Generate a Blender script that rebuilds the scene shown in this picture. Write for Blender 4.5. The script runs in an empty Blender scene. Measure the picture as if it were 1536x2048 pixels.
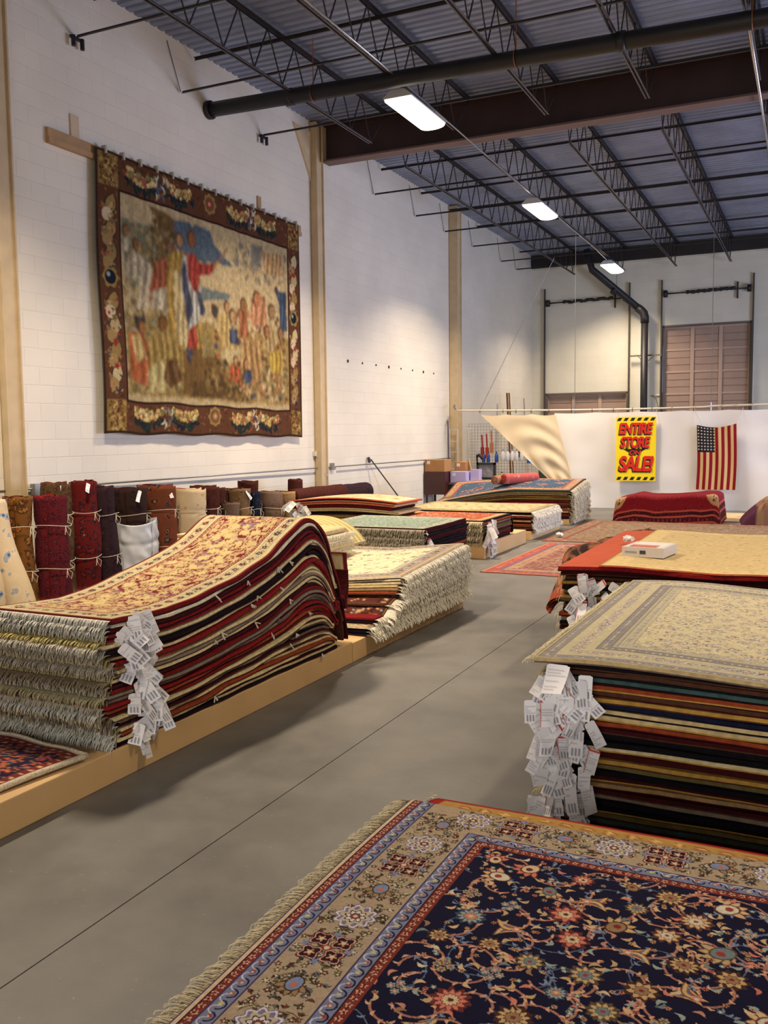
import bpy, bmesh, math, random
import numpy as np
from mathutils import Matrix, Vector
S = bpy.context.scene
COL = S.collection
# ---------------------------------------------------------------- camera
cam = bpy.data.objects.new('camera', bpy.data.cameras.new('camera'))
COL.objects.link(cam)
cam.matrix_world = Matrix(((0.90432, -0.02626, 0.42606, 0.0),
                           (0.42672, 0.08170, -0.90069, 0.0),
                           (-0.01116, 0.99631, 0.08509, 1.65),
                           (0, 0, 0, 1)))
cam.data.sensor_fit = 'VERTICAL'
cam.data.sensor_height = 32.0
cam.data.lens = 1830.0 / 2048.0 * 32.0
cam.data.clip_start = 0.05; cam.data.clip_end = 200
S.camera = cam
# ---------------------------------------------------------------- exposure and light
S.view_settings.view_transform = 'Standard'
S.view_settings.look = 'None'
S.view_settings.gamma = 1.0
S.view_settings.use_curve_mapping = False
S.view_settings.exposure = 0.28
LAMP_W = 235.0          # each ceiling lamp
WINDOW_W = 720.0       # daylight through the right wall's opening
LAMP_COL = (1.0, 0.82, 0.62)
DAY_COL = (0.58, 0.67, 1.0)
w = bpy.data.worlds.new('world'); S.world = w; w.use_nodes = True
w.node_tree.nodes['Background'].inputs[0].default_value = (0.62, 0.72, 1.0, 1)
w.node_tree.nodes['Background'].inputs[1].default_value = 0.6

def area(name, loc, rot, sx, sy, power, color, spread=math.pi):
    d = bpy.data.lights.new(name, 'AREA'); d.shape = 'RECTANGLE'; d.size = sx; d.size_y = sy
    d.energy = power; d.color = color; d.spread = spread
    o = bpy.data.objects.new(name, d); COL.objects.link(o); o.location = loc; o.rotation_euler = rot
    return o
# daylight entering through the loading opening of the right wall
area('daylight_right', (5.9, 17.2, 1.9), (0, math.radians(90), 0), 3.2, 7.0, WINDOW_W, DAY_COL)
area('fill_behind', (0.5, -3.9, 1.8), (math.radians(72), 0, 0), 7.0, 2.6, 125.0, (1.0, 0.93, 0.86), math.radians(130))  # unseen fill light added behind the camera to lift the near-facing sides

# ---------------------------------------------------------------- helpers
def lin(c):
    a = np.asarray(c, float) / 255.0
    return np.where(a <= 0.04045, a / 12.92, ((a + 0.055) / 1.055) ** 2.4)
MATS = {}
def mat(name, col, rough=0.8, metal=0.0, noise=0.0, nscale=20.0, bump=0.0, emit=0.0, spec=0.5, alpha=1.0):
    if name in MATS: return MATS[name]
    m = bpy.data.materials.new(name); m.use_nodes = True; nt = m.node_tree
    b = nt.nodes['Principled BSDF']; c = tuple(lin(col)) + (1,)
    b.inputs['Base Color'].default_value = c
    b.inputs['Roughness'].default_value = rough; b.inputs['Metallic'].default_value = metal
    b.inputs['Specular IOR Level'].default_value = spec
    if alpha < 1: b.inputs['Alpha'].default_value = alpha
    if emit:
        b.inputs['Emission Color'].default_value = c; b.inputs['Emission Strength'].default_value = emit
    if noise or bump:
        tc = nt.nodes.new('ShaderNodeTexCoord'); n = nt.nodes.new('ShaderNodeTexNoise')
        n.inputs['Scale'].default_value = nscale; n.inputs['Detail'].default_value = 5
        nt.links.new(tc.outputs['Object'], n.inputs['Vector'])
        if noise:
            mr = nt.nodes.new('ShaderNodeMapRange'); mr.inputs['To Min'].default_value = 1 - noise; mr.inputs['To Max'].default_value = 1 + noise
            mr.inputs['From Min'].default_value = 0.3; mr.inputs['From Max'].default_value = 0.7
            mx = nt.nodes.new('ShaderNodeVectorMath'); mx.operation = 'SCALE'; mx.inputs[0].default_value = c[:3]
            nt.links.new(n.outputs[0], mr.inputs[0]); nt.links.new(mr.outputs[0], mx.inputs['Scale']); nt.links.new(mx.outputs[0], b.inputs['Base Color'])
        if bump:
            bp = nt.nodes.new('ShaderNodeBump'); bp.inputs['Strength'].default_value = bump; bp.inputs['Distance'].default_value = 0.01
            nt.links.new(n.outputs[0], bp.inputs['Height']); nt.links.new(bp.outputs[0], b.inputs['Normal'])
    MATS[name] = m; return m
def attr_mat(name='woven_pile', rough=0.95, bump=0.25):
    if name in MATS: return MATS[name]
    m = bpy.data.materials.new(name); m.use_nodes = True; nt = m.node_tree; b = nt.nodes['Principled BSDF']
    b.inputs['Roughness'].default_value = rough; b.inputs['Specular IOR Level'].default_value = 0.15
    a = nt.nodes.new('ShaderNodeAttribute'); a.attribute_name = 'Col'
    nt.links.new(a.outputs['Color'], b.inputs['Base Color'])
    tc = nt.nodes.new('ShaderNodeTexCoord'); n = nt.nodes.new('ShaderNodeTexNoise'); n.inputs['Scale'].default_value = 260
    bp = nt.nodes.new('ShaderNodeBump'); bp.inputs['Strength'].default_value = bump; bp.inputs['Distance'].default_value = 0.004
    nt.links.new(tc.outputs['Object'], n.inputs['Vector']); nt.links.new(n.outputs[0], bp.inputs['Height']); nt.links.new(bp.outputs[0], b.inputs['Normal'])
    MATS[name] = m; return m
def carpet_mat(name, cols, scale=12.0, band=None):
    """mottled oriental pattern made of voronoi cells stepping through a few yarn colours"""
    if name in MATS: return MATS[name]
    m = bpy.data.materials.new(name); m.use_nodes = True; nt = m.node_tree; b = nt.nodes['Principled BSDF']
    b.inputs['Roughness'].default_value = 0.95; b.inputs['Specular IOR Level'].default_value = 0.1
    tc = nt.nodes.new('ShaderNodeTexCoord')
    v = nt.nodes.new('ShaderNodeTexVoronoi'); v.inputs['Scale'].default_value = scale; v.inputs['Randomness'].default_value = 0.75
    v2 = nt.nodes.new('ShaderNodeTexVoronoi'); v2.inputs['Scale'].default_value = scale * 3.1
    n = nt.nodes.new('ShaderNodeTexNoise'); n.inputs['Scale'].default_value = scale * 1.3; n.inputs['Detail'].default_value = 4
    add = nt.nodes.new('ShaderNodeMath'); add.operation = 'MULTIPLY_ADD'; add.inputs[1].default_value = 0.9
    sm = nt.nodes.new('ShaderNodeMath'); sm.operation = 'MULTIPLY_ADD'; sm.inputs[1].default_value = 0.35
    r = nt.nodes.new('ShaderNodeValToRGB'); r.color_ramp.interpolation = 'CONSTANT'
    k = len(cols)
    while len(r.color_ramp.elements) < k: r.color_ramp.elements.new(0.5)
    for i, c in enumerate(cols):
        e = r.color_ramp.elements[i]; e.position = 0.0 if i == 0 else 0.22 + 0.62 * (i - 1) / max(1, k - 1); e.color = tuple(lin(c)) + (1,)
    for q in (v, v2, n): nt.links.new(tc.outputs['Object'], q.inputs['Vector'])
    nt.links.new(v.outputs['Distance'], add.inputs[0]); nt.links.new(v2.outputs['Distance'], sm.inputs[0])
    nt.links.new(n.outputs[0], sm.inputs[2]); nt.links.new(sm.outputs[0], add.inputs[2])
    s2 = nt.nodes.new('ShaderNodeMath'); s2.operation = 'SUBTRACT'; s2.inputs[1].default_value = 0.38
    nt.links.new(add.outputs[0], s2.inputs[0]); nt.links.new(s2.outputs[0], r.inputs[0]); nt.links.new(r.outputs[0], b.inputs['Base Color'])
    bp = nt.nodes.new('ShaderNodeBump'); bp.inputs['Strength'].default_value = 0.4; bp.inputs['Distance'].default_value = 0.01
    nt.links.new(n.outputs[0], bp.inputs['Height']); nt.links.new(bp.outputs[0], b.inputs['Normal'])
    MATS[name] = m; return m

class MB:
    """collects shapes and links them as one mesh object"""
    def __init__(s): s.v = []; s.f = []; s.m = []
    def add(s, vs, fs, mi=0):
        k = len(s.v); s.v += [tuple(map(float, p)) for p in vs]; s.f += [tuple(k + i for i in f) for f in fs]; s.m += [mi] * len(fs)
    def box(s, x0, x1, y0, y1, z0, z1, mi=0):
        s.add([(x0,y0,z0),(x1,y0,z0),(x1,y1,z0),(x0,y1,z0),(x0,y0,z1),(x1,y0,z1),(x1,y1,z1),(x0,y1,z1)],
              [(3,2,1,0),(4,5,6,7),(0,1,5,4),(1,2,6,5),(2,3,7,6),(3,0,4,7)], mi)
    def bar(s, a, b, w, h=None, mi=0, up=(0,0,1)):
        h = h or w; a = Vector(a); b = Vector(b); d = (b - a).normalized(); u = Vector(up)
        if abs(d.dot(u)) > 0.99: u = Vector((1,0,0))
        x = d.cross(u).normalized() * (w/2); y = d.cross(x).normalized() * (h/2)
        s.add([a-x-y,a+x-y,a+x+y,a-x+y,b-x-y,b+x-y,b+x+y,b-x+y],[(3,2,1,0),(4,5,6,7),(0,1,5,4),(1,2,6,5),(2,3,7,6),(3,0,4,7)], mi)
    def tube(s, pts, r, n=8, mi=0, cap=True):
        pts = [Vector(p) for p in pts]; rs = r if isinstance(r, (list, tuple)) else [r]*len(pts)
        k = len(s.v); prev = None
        for i, p in enumerate(pts):
            d = (pts[min(i+1,len(pts)-1)] - pts[max(i-1,0)])
            d = d.normalized() if d.length > 1e-9 else Vector((0,0,1))
            if prev is None:
                u = Vector((0,0,1)) if abs(d.z) < 0.9 else Vector((1,0,0)); x = d.cross(u).normalized()
            else: x = (prev - d*prev.dot(d)).normalized()
            prev = x; y = d.cross(x)
            for j in range(n):
                a = 2*math.pi*j/n; s.v.append(tuple(p + (x*math.cos(a) + y*math.sin(a))*rs[i]))
        for i in range(len(pts)-1):
            for j in range(n):
                s.f.append((k+i*n+j, k+i*n+(j+1)%n, k+(i+1)*n+(j+1)%n, k+(i+1)*n+j)); s.m.append(mi)
        if cap:
            s.f.append(tuple(k+j for j in range(n))[::-1]); s.m.append(mi)
            s.f.append(tuple(k+(len(pts)-1)*n+j for j in range(n))); s.m.append(mi)
    def prism(s, poly, axis, a, b, mi=0):
        """polygon (two coords) extruded along axis x/y/z from a to b"""
        def P(p, t): return {'x':(t,p[0],p[1]),'y':(p[0],t,p[1]),'z':(p[0],p[1],t)}[axis]
        n = len(poly); s.add([P(p,a) for p in poly]+[P(p,b) for p in poly],
              [tuple(range(n))[::-1], tuple(range(n,2*n))]+[(i,(i+1)%n,n+(i+1)%n,n+i) for i in range(n)], mi)
    def build(s, name, mats, parent=None, smooth=False, loc=None):
        me = bpy.data.meshes.new(name); me.from_pydata(s.v, [], s.f); 
        for m in (mats if isinstance(mats, (list,tuple)) else [mats]): me.materials.append(m)
        if any(s.m): me.polygons.foreach_set('material_index', s.m)
        if smooth: me.polygons.foreach_set('use_smooth', [True]*len(s.f))
        bm = bmesh.new(); bm.from_mesh(me); bmesh.ops.recalc_face_normals(bm, faces=bm.faces); bm.to_mesh(me); bm.free()
        me.update(); return link(name, me, parent, loc)
def link(name, data, parent=None, loc=None):
    o = bpy.data.objects.new(name, data); COL.objects.link(o)
    if parent is not None:
        o.parent = parent; o.matrix_parent_inverse = Matrix.Translation(-wloc(parent))
    if loc: o.location = loc
    return o
def wloc(o):
    v = Vector(o.location)
    return v
def tag(o, label, cat, group=None, kind=None):
    if label: o['label'] = label
    if cat: o['category'] = cat
    if group: o['group'] = group
    if kind: o['kind'] = kind
    return o
def thing(name, label, cat, loc, group=None):
    o = bpy.data.objects.new(name, None); COL.objects.link(o); o.location = loc; o.empty_display_size = 0.1
    return tag(o, label, cat, group)
def struct(o): o['kind'] = 'structure'; return o
def np_mesh(name, V, F, mats, parent=None, midx=None, cols=None, smooth=False):
    """fast mesh from arrays: V (n,3), F (m,4)"""
    me = bpy.data.meshes.new(name); n = len(V); m = len(F)
    me.vertices.add(n); me.vertices.foreach_set('co', np.asarray(V, np.float32).ravel())
    me.loops.add(m*4); me.loops.foreach_set('vertex_index', np.asarray(F, np.int32).ravel())
    me.polygons.add(m); me.polygons.foreach_set('loop_start', np.arange(m, dtype=np.int32)*4)
    me.polygons.foreach_set('loop_total', np.full(m, 4, np.int32))
    for x in (mats if isinstance(mats, (list,tuple)) else [mats]): me.materials.append(x)
    if midx is not None: me.polygons.foreach_set('material_index', np.asarray(midx, np.int32))
    me.polygons.foreach_set('use_smooth', np.full(m, smooth, bool))
    if cols is not None:
        a = me.color_attributes.new('Col', 'FLOAT_COLOR', 'POINT'); c = np.ones((n,4), np.float32); c[:,:3] = cols
        a.data.foreach_set('color', c.ravel())
    me.update(); me.validate()
    return link(name, me, parent)
def grid_faces(nu, nv, off=0, flip=False):
    i = np.arange(nu-1)[:,None]*nv + np.arange(nv-1)[None,:] + off; i = i.ravel()
    f = np.stack([i, i+nv, i+nv+1, i+1], 1)
    return f[:, ::-1] if flip else f
RNG = np.random.default_rng(7)

# ---------------------------------------------------------------- painter (yarn colours on a grid, in metres)
def vnoise(x, y, s, seed=0):
    r = np.random.default_rng(seed); T = r.random((64,64))
    x = x/s + 1000; y = y/s + 1000; xi = np.floor(x).astype(int); yi = np.floor(y).astype(int); fx = x-xi; fy = y-yi
    fx = fx*fx*(3-2*fx); fy = fy*fy*(3-2*fy); g = lambda a,b: T[a%64, b%64]
    return (g(xi,yi)*(1-fx)+g(xi+1,yi)*fx)*(1-fy) + (g(xi,yi+1)*(1-fx)+g(xi+1,yi+1)*fx)*fy
class Paint:
    def __init__(s, xs, ys, base):
        s.xs = np.asarray(xs); s.ys = np.asarray(ys); s.c = np.empty((len(xs), len(ys), 3)); s.c[:] = base
        s.W = s.xs[-1]; s.H = s.ys[-1]
    def sub(s, x0, x1, y0, y1):
        a, b = np.searchsorted(s.xs, (x0, x1)); c, d = np.searchsorted(s.ys, (y0, y1))
        if b <= a or d <= c: return None
        return s.c[a:b, c:d], s.xs[a:b][:,None], s.ys[c:d][None,:]
    def rect(s, x0, x1, y0, y1, col):
        r = s.sub(x0,x1,y0,y1)
        if r: r[0][:] = col
    def flower(s, cx, cy, r, col, n=0, amp=0.0, rot=0.0, asp=1.0, ph=0.0):
        q = s.sub(cx-r*1.5*max(1,asp), cx+r*1.5*max(1,asp), cy-r*1.5*max(1,asp), cy+r*1.5*max(1,asp))
        if not q: return
        a, X, Y = q; dx = X-cx; dy = Y-cy; c, t = math.cos(rot), math.sin(rot)
        u = (dx*c+dy*t)/asp; v = -dx*t+dy*c; d = np.hypot(u, v)
        R = r if not n else r*(1-amp+amp*np.cos(n*np.arctan2(v,u)+ph))
        a[d < R] = col
    def leaf(s, cx, cy, L, wd, rot, col, curve=0.0):
        q = s.sub(cx-L, cx+L, cy-L, cy+L)
        if not q: return
        a, X, Y = q; dx = X-cx; dy = Y-cy; c, t = math.cos(rot), math.sin(rot); u = (dx*c+dy*t)/(L/2); v = -dx*t+dy*c - curve*L*(u*u-0.4)
        a[(np.abs(u) < 1) & (np.abs(v) < wd/2*(1-u*u))] = col
    def line(s, pts, wd, col):
        for (x0,y0),(x1,y1) in zip(pts[:-1], pts[1:]):
            q = s.sub(min(x0,x1)-wd, max(x0,x1)+wd, min(y0,y1)-wd, max(y0,y1)+wd)
            if not q: continue
            a, X, Y = q; dx, dy = x1-x0, y1-y0; L2 = dx*dx+dy*dy+1e-12
            t = np.clip(((X-x0)*dx+(Y-y0)*dy)/L2, 0, 1); a[np.hypot(X-x0-t*dx, Y-y0-t*dy) < wd/2] = col
    def poly(s, P, col, wob=0.0):
        P = np.asarray(P); q = s.sub(P[:,0].min()-wob, P[:,0].max()+wob, P[:,1].min()-wob, P[:,1].max()+wob)
        if not q: return
        a, X, Y = q; X = X + 0*Y; Y = Y + 0*X
        if wob:
            n1 = vnoise(X, Y, wob*3, 5)-.5; n2 = vnoise(X, Y, wob*3, 9)-.5; X = X + n1*wob*2; Y = Y + n2*wob*2
        ins = np.zeros(X.shape, bool)
        for (x0,y0),(x1,y1) in zip(P, np.roll(P,-1,0)):
            if y0 == y1: continue
            c = ((y0 > Y) != (y1 > Y)) & (X < (x1-x0)*(Y-y0)/(y1-y0)+x0); ins ^= c
        a[ins] = col; return ins, q
    def arc(s, cx, cy, r, a0, a1, wd, col, grow=0.0):
        n = 10; P = [(cx+(r+grow*i/n)*math.cos(a0+(a1-a0)*i/n), cy+(r+grow*i/n)*math.sin(a0+(a1-a0)*i/n)) for i in range(n+1)]
        s.line(P, wd, col); return P
    def edge_d(s): return np.minimum(np.minimum(s.xs[:,None]-s.xs[0], s.W-s.xs[:,None]), np.minimum(s.ys[None,:]-s.ys[0], s.H-s.ys[None,:]))
    def frame(s, a, b, col):
        d = s.edge_d(); s.c[(d >= a) & (d < b)] = col
    def border_points(s, off, step):
        x0, x1, y0, y1 = s.xs[0]+off, s.W-off, s.ys[0]+off, s.H-off; out = []
        nx = max(2, round((x1-x0)/step)); ny = max(2, round((y1-y0)/step))
        for i in range(nx): out += [(x0+(i+.5)*(x1-x0)/nx, y0, 0), (x0+(i+.5)*(x1-x0)/nx, y1, 0)]
        for i in range(ny): out += [(x0, y0+(i+.5)*(y1-y0)/ny, 1), (x1, y0+(i+.5)*(y1-y0)/ny, 1)]
        return out
    def rosette(s, x, y, r, cols, n=8, rot=0.0):
        o, p, q, c = cols
        s.flower(x, y, r, o, n, .14, rot); s.flower(x, y, r*.86, p, n, .16, rot); s.flower(x, y, r*.55, o, n, .12, rot+.3)
        s.flower(x, y, r*.48, q, n, .12, rot+.3); s.flower(x, y, r*.2, c)
    def palmette(s, x, y, r, cols, rot):
        o, p, q, c = cols; cs, sn = math.cos(rot), math.sin(rot)
        for a in (-1.1,-.55,0,.55,1.1):
            s.leaf(x+math.cos(rot+a)*r*.55, y+math.sin(rot+a)*r*.55, r*1.1, r*.5, rot+a, o); s.leaf(x+math.cos(rot+a)*r*.55, y+math.sin(rot+a)*r*.55, r*.95, r*.36, rot+a, p)
        s.flower(x, y, r*.5, o, asp=1.3, rot=rot); s.flower(x, y, r*.42, q, asp=1.3, rot=rot); s.flower(x+cs*r*.1, y+sn*r*.1, r*.2, c)
def persian(xs, ys, base, bands, field, pal, cell, seed=1, vine=None, vw=0.004, dens=1.0, leaf=1.0, sc=1.0):
    """bands: (width, ground, motif colour tuple or None, motif size, spacing). Returns linear colour array."""
    rs = random.Random(seed); P = Paint(xs, ys, base); off = 0
    for wd, g, mc, ms, st in bands:
        P.frame(off, off+wd, g)
        P.frame(off, off+min(.003*sc, wd*.12), tuple(x*.35 for x in g))
        if mc:
            for i, (x, y, k) in enumerate(P.border_points(off+wd/2, st)):
                if ms > 0.02:
                    P.rosette(x, y, ms*rs.uniform(.85,1.1), rs.choice(mc), 6, rs.random()*6)
                    for q in range(4):
                        a = rs.random()*6.3; P.leaf(x+math.cos(a)*st*.45*(1-k)+rs.uniform(-.3,.3)*wd*k, y+math.sin(a)*st*.45*k+rs.uniform(-.3,.3)*wd*(1-k), ms*.9, ms*.3, rs.random()*6, rs.choice(mc)[1])
                else:
                    m = rs.choice(mc); P.flower(x, y, ms, m[0], 5, .2); P.flower(x, y, ms*.55, m[1])
        off += wd
    d = P.edge_d(); inside = d >= off; keep = P.c.copy(); P.c[inside] = field
    P.c[(d >= off) & (d < off+.004*sc)] = tuple(x*.4 for x in field)
    x0, x1, y0, y1 = P.xs[0]+off, P.W-off, P.ys[0]+off, P.H-off
    nx = max(1, int((x1-x0)/cell)); ny = max(1, int((y1-y0)/cell)); pts = []
    for i in range(nx+1):
        for j in range(ny+1):
            pts.append((x0+(i+.5*(j%2)+rs.uniform(-.18,.18))*(x1-x0)/nx, y0+(j+rs.uniform(-.18,.18))*(y1-y0)/ny))
    if vine is not None:
        for (x, y) in pts:
            for q in range(2):
                a0 = rs.random()*6.3; a1 = a0+rs.choice((-1,1))*rs.uniform(1.6,3.6); r = cell*rs.uniform(.35,.75)
                pp = P.arc(x, y, r, a0, a1, vw, rs.choice(vine), -r*.4)
                for z in pp[2::3]:
                    P.leaf(z[0]+rs.uniform(-1,1)*cell*.06, z[1]+rs.uniform(-1,1)*cell*.06, cell*.13*leaf, cell*.045*leaf, rs.random()*6.3, rs.choice(pal)[1], .2)
    for (x, y) in pts:
        if rs.random() > dens: continue
        r = cell*rs.uniform(.17,.3)
        if rs.random() < .5: P.rosette(x, y, r, rs.choice(pal), rs.choice((6,8,10)), rs.random())
        else: P.palmette(x, y, r*1.05, rs.choice(pal), rs.random()*6.3)
        for q in range(int(5*leaf)):
            a = rs.random()*6.3; rr = cell*rs.uniform(.32,.6)
            if rs.random() < .5: P.flower(x+math.cos(a)*rr, y+math.sin(a)*rr, cell*.055, rs.choice(pal)[1], 5, .25)
            else: P.leaf(x+math.cos(a)*rr, y+math.sin(a)*rr, cell*.2, cell*.06, rs.random()*6.3, rs.choice(pal)[rs.choice((1,2))], .25)
    P.c[~inside] = keep[~inside]
    n = .9+.2*vnoise(P.xs[:,None]+0*P.ys[None,:], P.ys[None,:]+0*P.xs[:,None], .012, 3)
    P.c *= n[...,None]
    return P
# ================================================================ the room
XW, YF, ZD = -7.9, 27.3, 6.93       # left wall, far wall, roof deck
XR, YB = 6.0, -4.0
def block_mat(name, axis, col=(232,226,216), strength=0.5):
    m = bpy.data.materials.new(name); m.use_nodes = True; nt = m.node_tree; b = nt.nodes['Principled BSDF']; b.inputs['Roughness'].default_value = 0.42
    g = nt.nodes.new('ShaderNodeNewGeometry'); sp = nt.nodes.new('ShaderNodeSeparateXYZ'); cb = nt.nodes.new('ShaderNodeCombineXYZ')
    nt.links.new(g.outputs['Position'], sp.inputs[0]); nt.links.new(sp.outputs[axis], cb.inputs['X']); nt.links.new(sp.outputs['Z'], cb.inputs['Y'])
    br = nt.nodes.new('ShaderNodeTexBrick'); br.inputs['Scale'].default_value = 1.0
    br.inputs['Brick Width'].default_value = 0.406; br.inputs['Row Height'].default_value = 0.2032; br.inputs['Mortar Size'].default_value = 0.006; br.inputs['Mortar Smooth'].default_value = 0.6
    c = lin(col); br.inputs['Color1'].default_value = tuple(c)+(1,); br.inputs['Color2'].default_value = tuple(c*.965)+(1,); br.inputs['Mortar'].default_value = tuple(c*.93)+(1,)
    n = nt.nodes.new('ShaderNodeTexNoise'); n.inputs['Scale'].default_value = 0.9; n.inputs['Detail'].default_value = 6
    n2 = nt.nodes.new('ShaderNodeTexNoise'); n2.inputs['Scale'].default_value = 60
    nt.links.new(cb.outputs[0], br.inputs['Vector']); nt.links.new(cb.outputs[0], n.inputs['Vector']); nt.links.new(cb.outputs[0], n2.inputs['Vector'])
    mr = nt.nodes.new('ShaderNodeMapRange'); mr.inputs['From Min'].default_value=.35; mr.inputs['From Max'].default_value=.7; mr.inputs['To Min'].default_value = .93; mr.inputs['To Max'].default_value = 1.04
    sc = nt.nodes.new('ShaderNodeVectorMath'); sc.operation='SCALE'
    nt.links.new(n.outputs[0], mr.inputs[0]); nt.links.new(br.outputs['Color'], sc.inputs[0]); nt.links.new(mr.outputs[0], sc.inputs['Scale']); nt.links.new(sc.outputs[0], b.inputs['Base Color'])
    iv = nt.nodes.new('ShaderNodeMath'); iv.operation='MULTIPLY_ADD'; iv.inputs[1].default_value=-1.0
    sm = nt.nodes.new('ShaderNodeMath'); sm.operation='MULTIPLY'; sm.inputs[1].default_value=.12
    nt.links.new(n2.outputs[0], sm.inputs[0]); nt.links.new(br.outputs['Fac'], iv.inputs[0]); nt.links.new(sm.outputs[0], iv.inputs[2])
    bp = nt.nodes.new('ShaderNodeBump'); bp.inputs['Strength'].default_value=strength; bp.inputs['Distance'].default_value=.008
    nt.links.new(iv.outputs[0], bp.inputs['Height']); nt.links.new(bp.outputs[0], b.inputs['Normal'])
    return m
M_WALL = block_mat('painted_block', 'Y', (234,226,208), .35); M_WALLX = block_mat('painted_precast', 'X', (226,220,200), .15)
M_TAN = mat('tan_paint', (200,178,140), .6, noise=.08, nscale=6)
M_DARK = mat('dark_steel', (52,46,46), .55, .3, noise=.15, nscale=3)
M_BLACK = mat('black_paint', (30,28,30), .5, noise=.2, nscale=5)
M_STEEL = mat('galvanised_steel', (150,152,156), .35, .9)
# floor
def concrete():
    m = bpy.data.materials.new('concrete'); m.use_nodes = True; nt = m.node_tree; b = nt.nodes['Principled BSDF']
    g = nt.nodes.new('ShaderNodeNewGeometry')
    n = nt.nodes.new('ShaderNodeTexNoise'); n.inputs['Scale'].default_value = 1.1; n.inputs['Detail'].default_value = 9; n.inputs['Roughness'].default_value=.62
    n2 = nt.nodes.new('ShaderNodeTexNoise'); n2.inputs['Scale'].default_value = 45; n2.inputs['Detail'].default_value = 4
    r = nt.nodes.new('ShaderNodeValToRGB'); e = r.color_ramp.elements; e[0].position=.3; e[0].color=tuple(lin((78,76,71)))+(1,); e[1].position=.72; e[1].color=tuple(lin((124,120,112)))+(1,)
    r2 = nt.nodes.new('ShaderNodeValToRGB'); e = r2.color_ramp.elements; e[0].position=.66; e[0].color=(0,0,0,1); e[1].position=.78; e[1].color=(1,1,1,1)
    mx = nt.nodes.new('ShaderNodeMix'); mx.data_type='RGBA'; mx.inputs['B'].default_value=tuple(lin((160,155,146)))+(1,)
    f = nt.nodes.new('ShaderNodeMath'); f.operation='MULTIPLY'; f.inputs[1].default_value=.55
    for q in (n,n2): nt.links.new(g.outputs['Position'], q.inputs['Vector'])
    nt.links.new(n.outputs[0], r.inputs[0]); nt.links.new(n2.outputs[0], r2.inputs[0]); nt.links.new(r2.outputs[0], f.inputs[0]); nt.links.new(f.outputs[0], mx.inputs['Factor'])
    nt.links.new(r.outputs[0], mx.inputs['A']); nt.links.new(mx.outputs['Result'], b.inputs['Base Color'])
    mr = nt.nodes.new('ShaderNodeMapRange'); mr.inputs['To Min'].default_value=.32; mr.inputs['To Max'].default_value=.6; nt.links.new(n.outputs[0], mr.inputs[0]); nt.links.new(mr.outputs[0], b.inputs['Roughness'])
    b.inputs['Specular IOR Level'].default_value = .4
    bp = nt.nodes.new('ShaderNodeBump'); bp.inputs['Strength'].default_value=.08; nt.links.new(n2.outputs[0], bp.inputs['Height']); nt.links.new(bp.outputs[0], b.inputs['Normal'])
    return m
M_CONC = concrete()
b = MB()
JX = [-7.9, -2.18, 3.5, 6.0]; JY = [-4.0, 27.6]; g = .006
for i in range(3):
    for j in range(1): b.box(JX[i]+g*.5, JX[i+1]-g*.5, JY[j]+g*.5, JY[j+1]-g*.5, -.15, 0)
b.box(-8.2, 6.3, -4.3, 27.9, -.2, -.006)
struct(b.build('floor', M_CONC))
# left wall with its flush piers, far wall, right wall with a wide opening, wall behind
b = MB(); b.box(XW-.3, XW, YB, YF, 0, 7.1)
for y in (13.1, 19.85, 26.6): pass
b.box(XW, XW+.035, 14.2, 14.62, 0, 6.9); b.box(XW, XW+.035, 20.75, 21.2, 0, 6.9); b.box(XW, XW+.03, 6.3, 7.12, 0, 6.9)
struct(b.build('wall_left', M_WALL))
b = MB()
LD = (-7.42, -5.05, 2.76); RD = (-4.03, -1.73, 4.58)
b.box(-8.2, LD[0], YF, YF+.3, 0, 7.1); b.box(LD[0], LD[1], YF, YF+.3, LD[2], 7.1); b.box(LD[1], RD[0], YF, YF+.3, 0, 7.1)
b.box(RD[0], RD[1], YF, YF+.3, RD[2], 7.1); b.box(RD[1], 6.3, YF, YF+.3, 0, 7.1)
struct(b.build('wall_far', M_WALLX))
b = MB(); b.box(XR, XR+.25, YB, 13.5, 0, 7.1); b.box(XR, XR+.25, 20.9, YF, 0, 7.1); b.box(XR, XR+.25, 13.5, 20.9, 3.6, 7.1)
struct(b.build('wall_right', M_WALL))
b = MB(); b.box(-8.2, -3.2, YB-.25, YB, 0, 7.1); b.box(4.2, 6.3, YB-.25, YB, 0, 7.1); b.box(-3.2, 4.2, YB-.25, YB, 3.6, 7.1)
struct(b.build('wall_back', M_WALLX))
# roof deck with trapezoid ribs running across
pro = []; y = YB; p = .152
while y < YF:
    pro += [(y, ZD), (y+p*.52, ZD), (y+p*.64, ZD+.04), (y+p*.88, ZD+.04)]; y += p
pro = np.array(pro); n = len(pro)
V = np.concatenate([np.c_[np.full(n, -8.1), pro], np.c_[np.full(n, 6.2), pro]])
i = np.arange(n-1); F = np.stack([i, i+1, i+n+1, i+n], 1)
M_DECK = mat('deck_metal', (150,160,184), .5, .75, noise=.18, nscale=1.2)
struct(np_mesh('ceiling', V, F, M_DECK))
b = MB(); b.box(-8.2, 6.3, YB-.3, YF+.3, ZD+.05, ZD+.12); struct(b.build('roof_slab', M_DARK)); bpy.data.objects['roof_slab'].name = 'trim_4'
b = MB(); b.box(XW+.02, XR, YF-.12, YF, 6.54, 6.9); struct(b.build('trim_1', M_DARK))
b = MB(); b.box(XW, XR, YF-.03, YF, 6.47, 6.53); struct(b.build('trim_2', M_WALLX))
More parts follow.
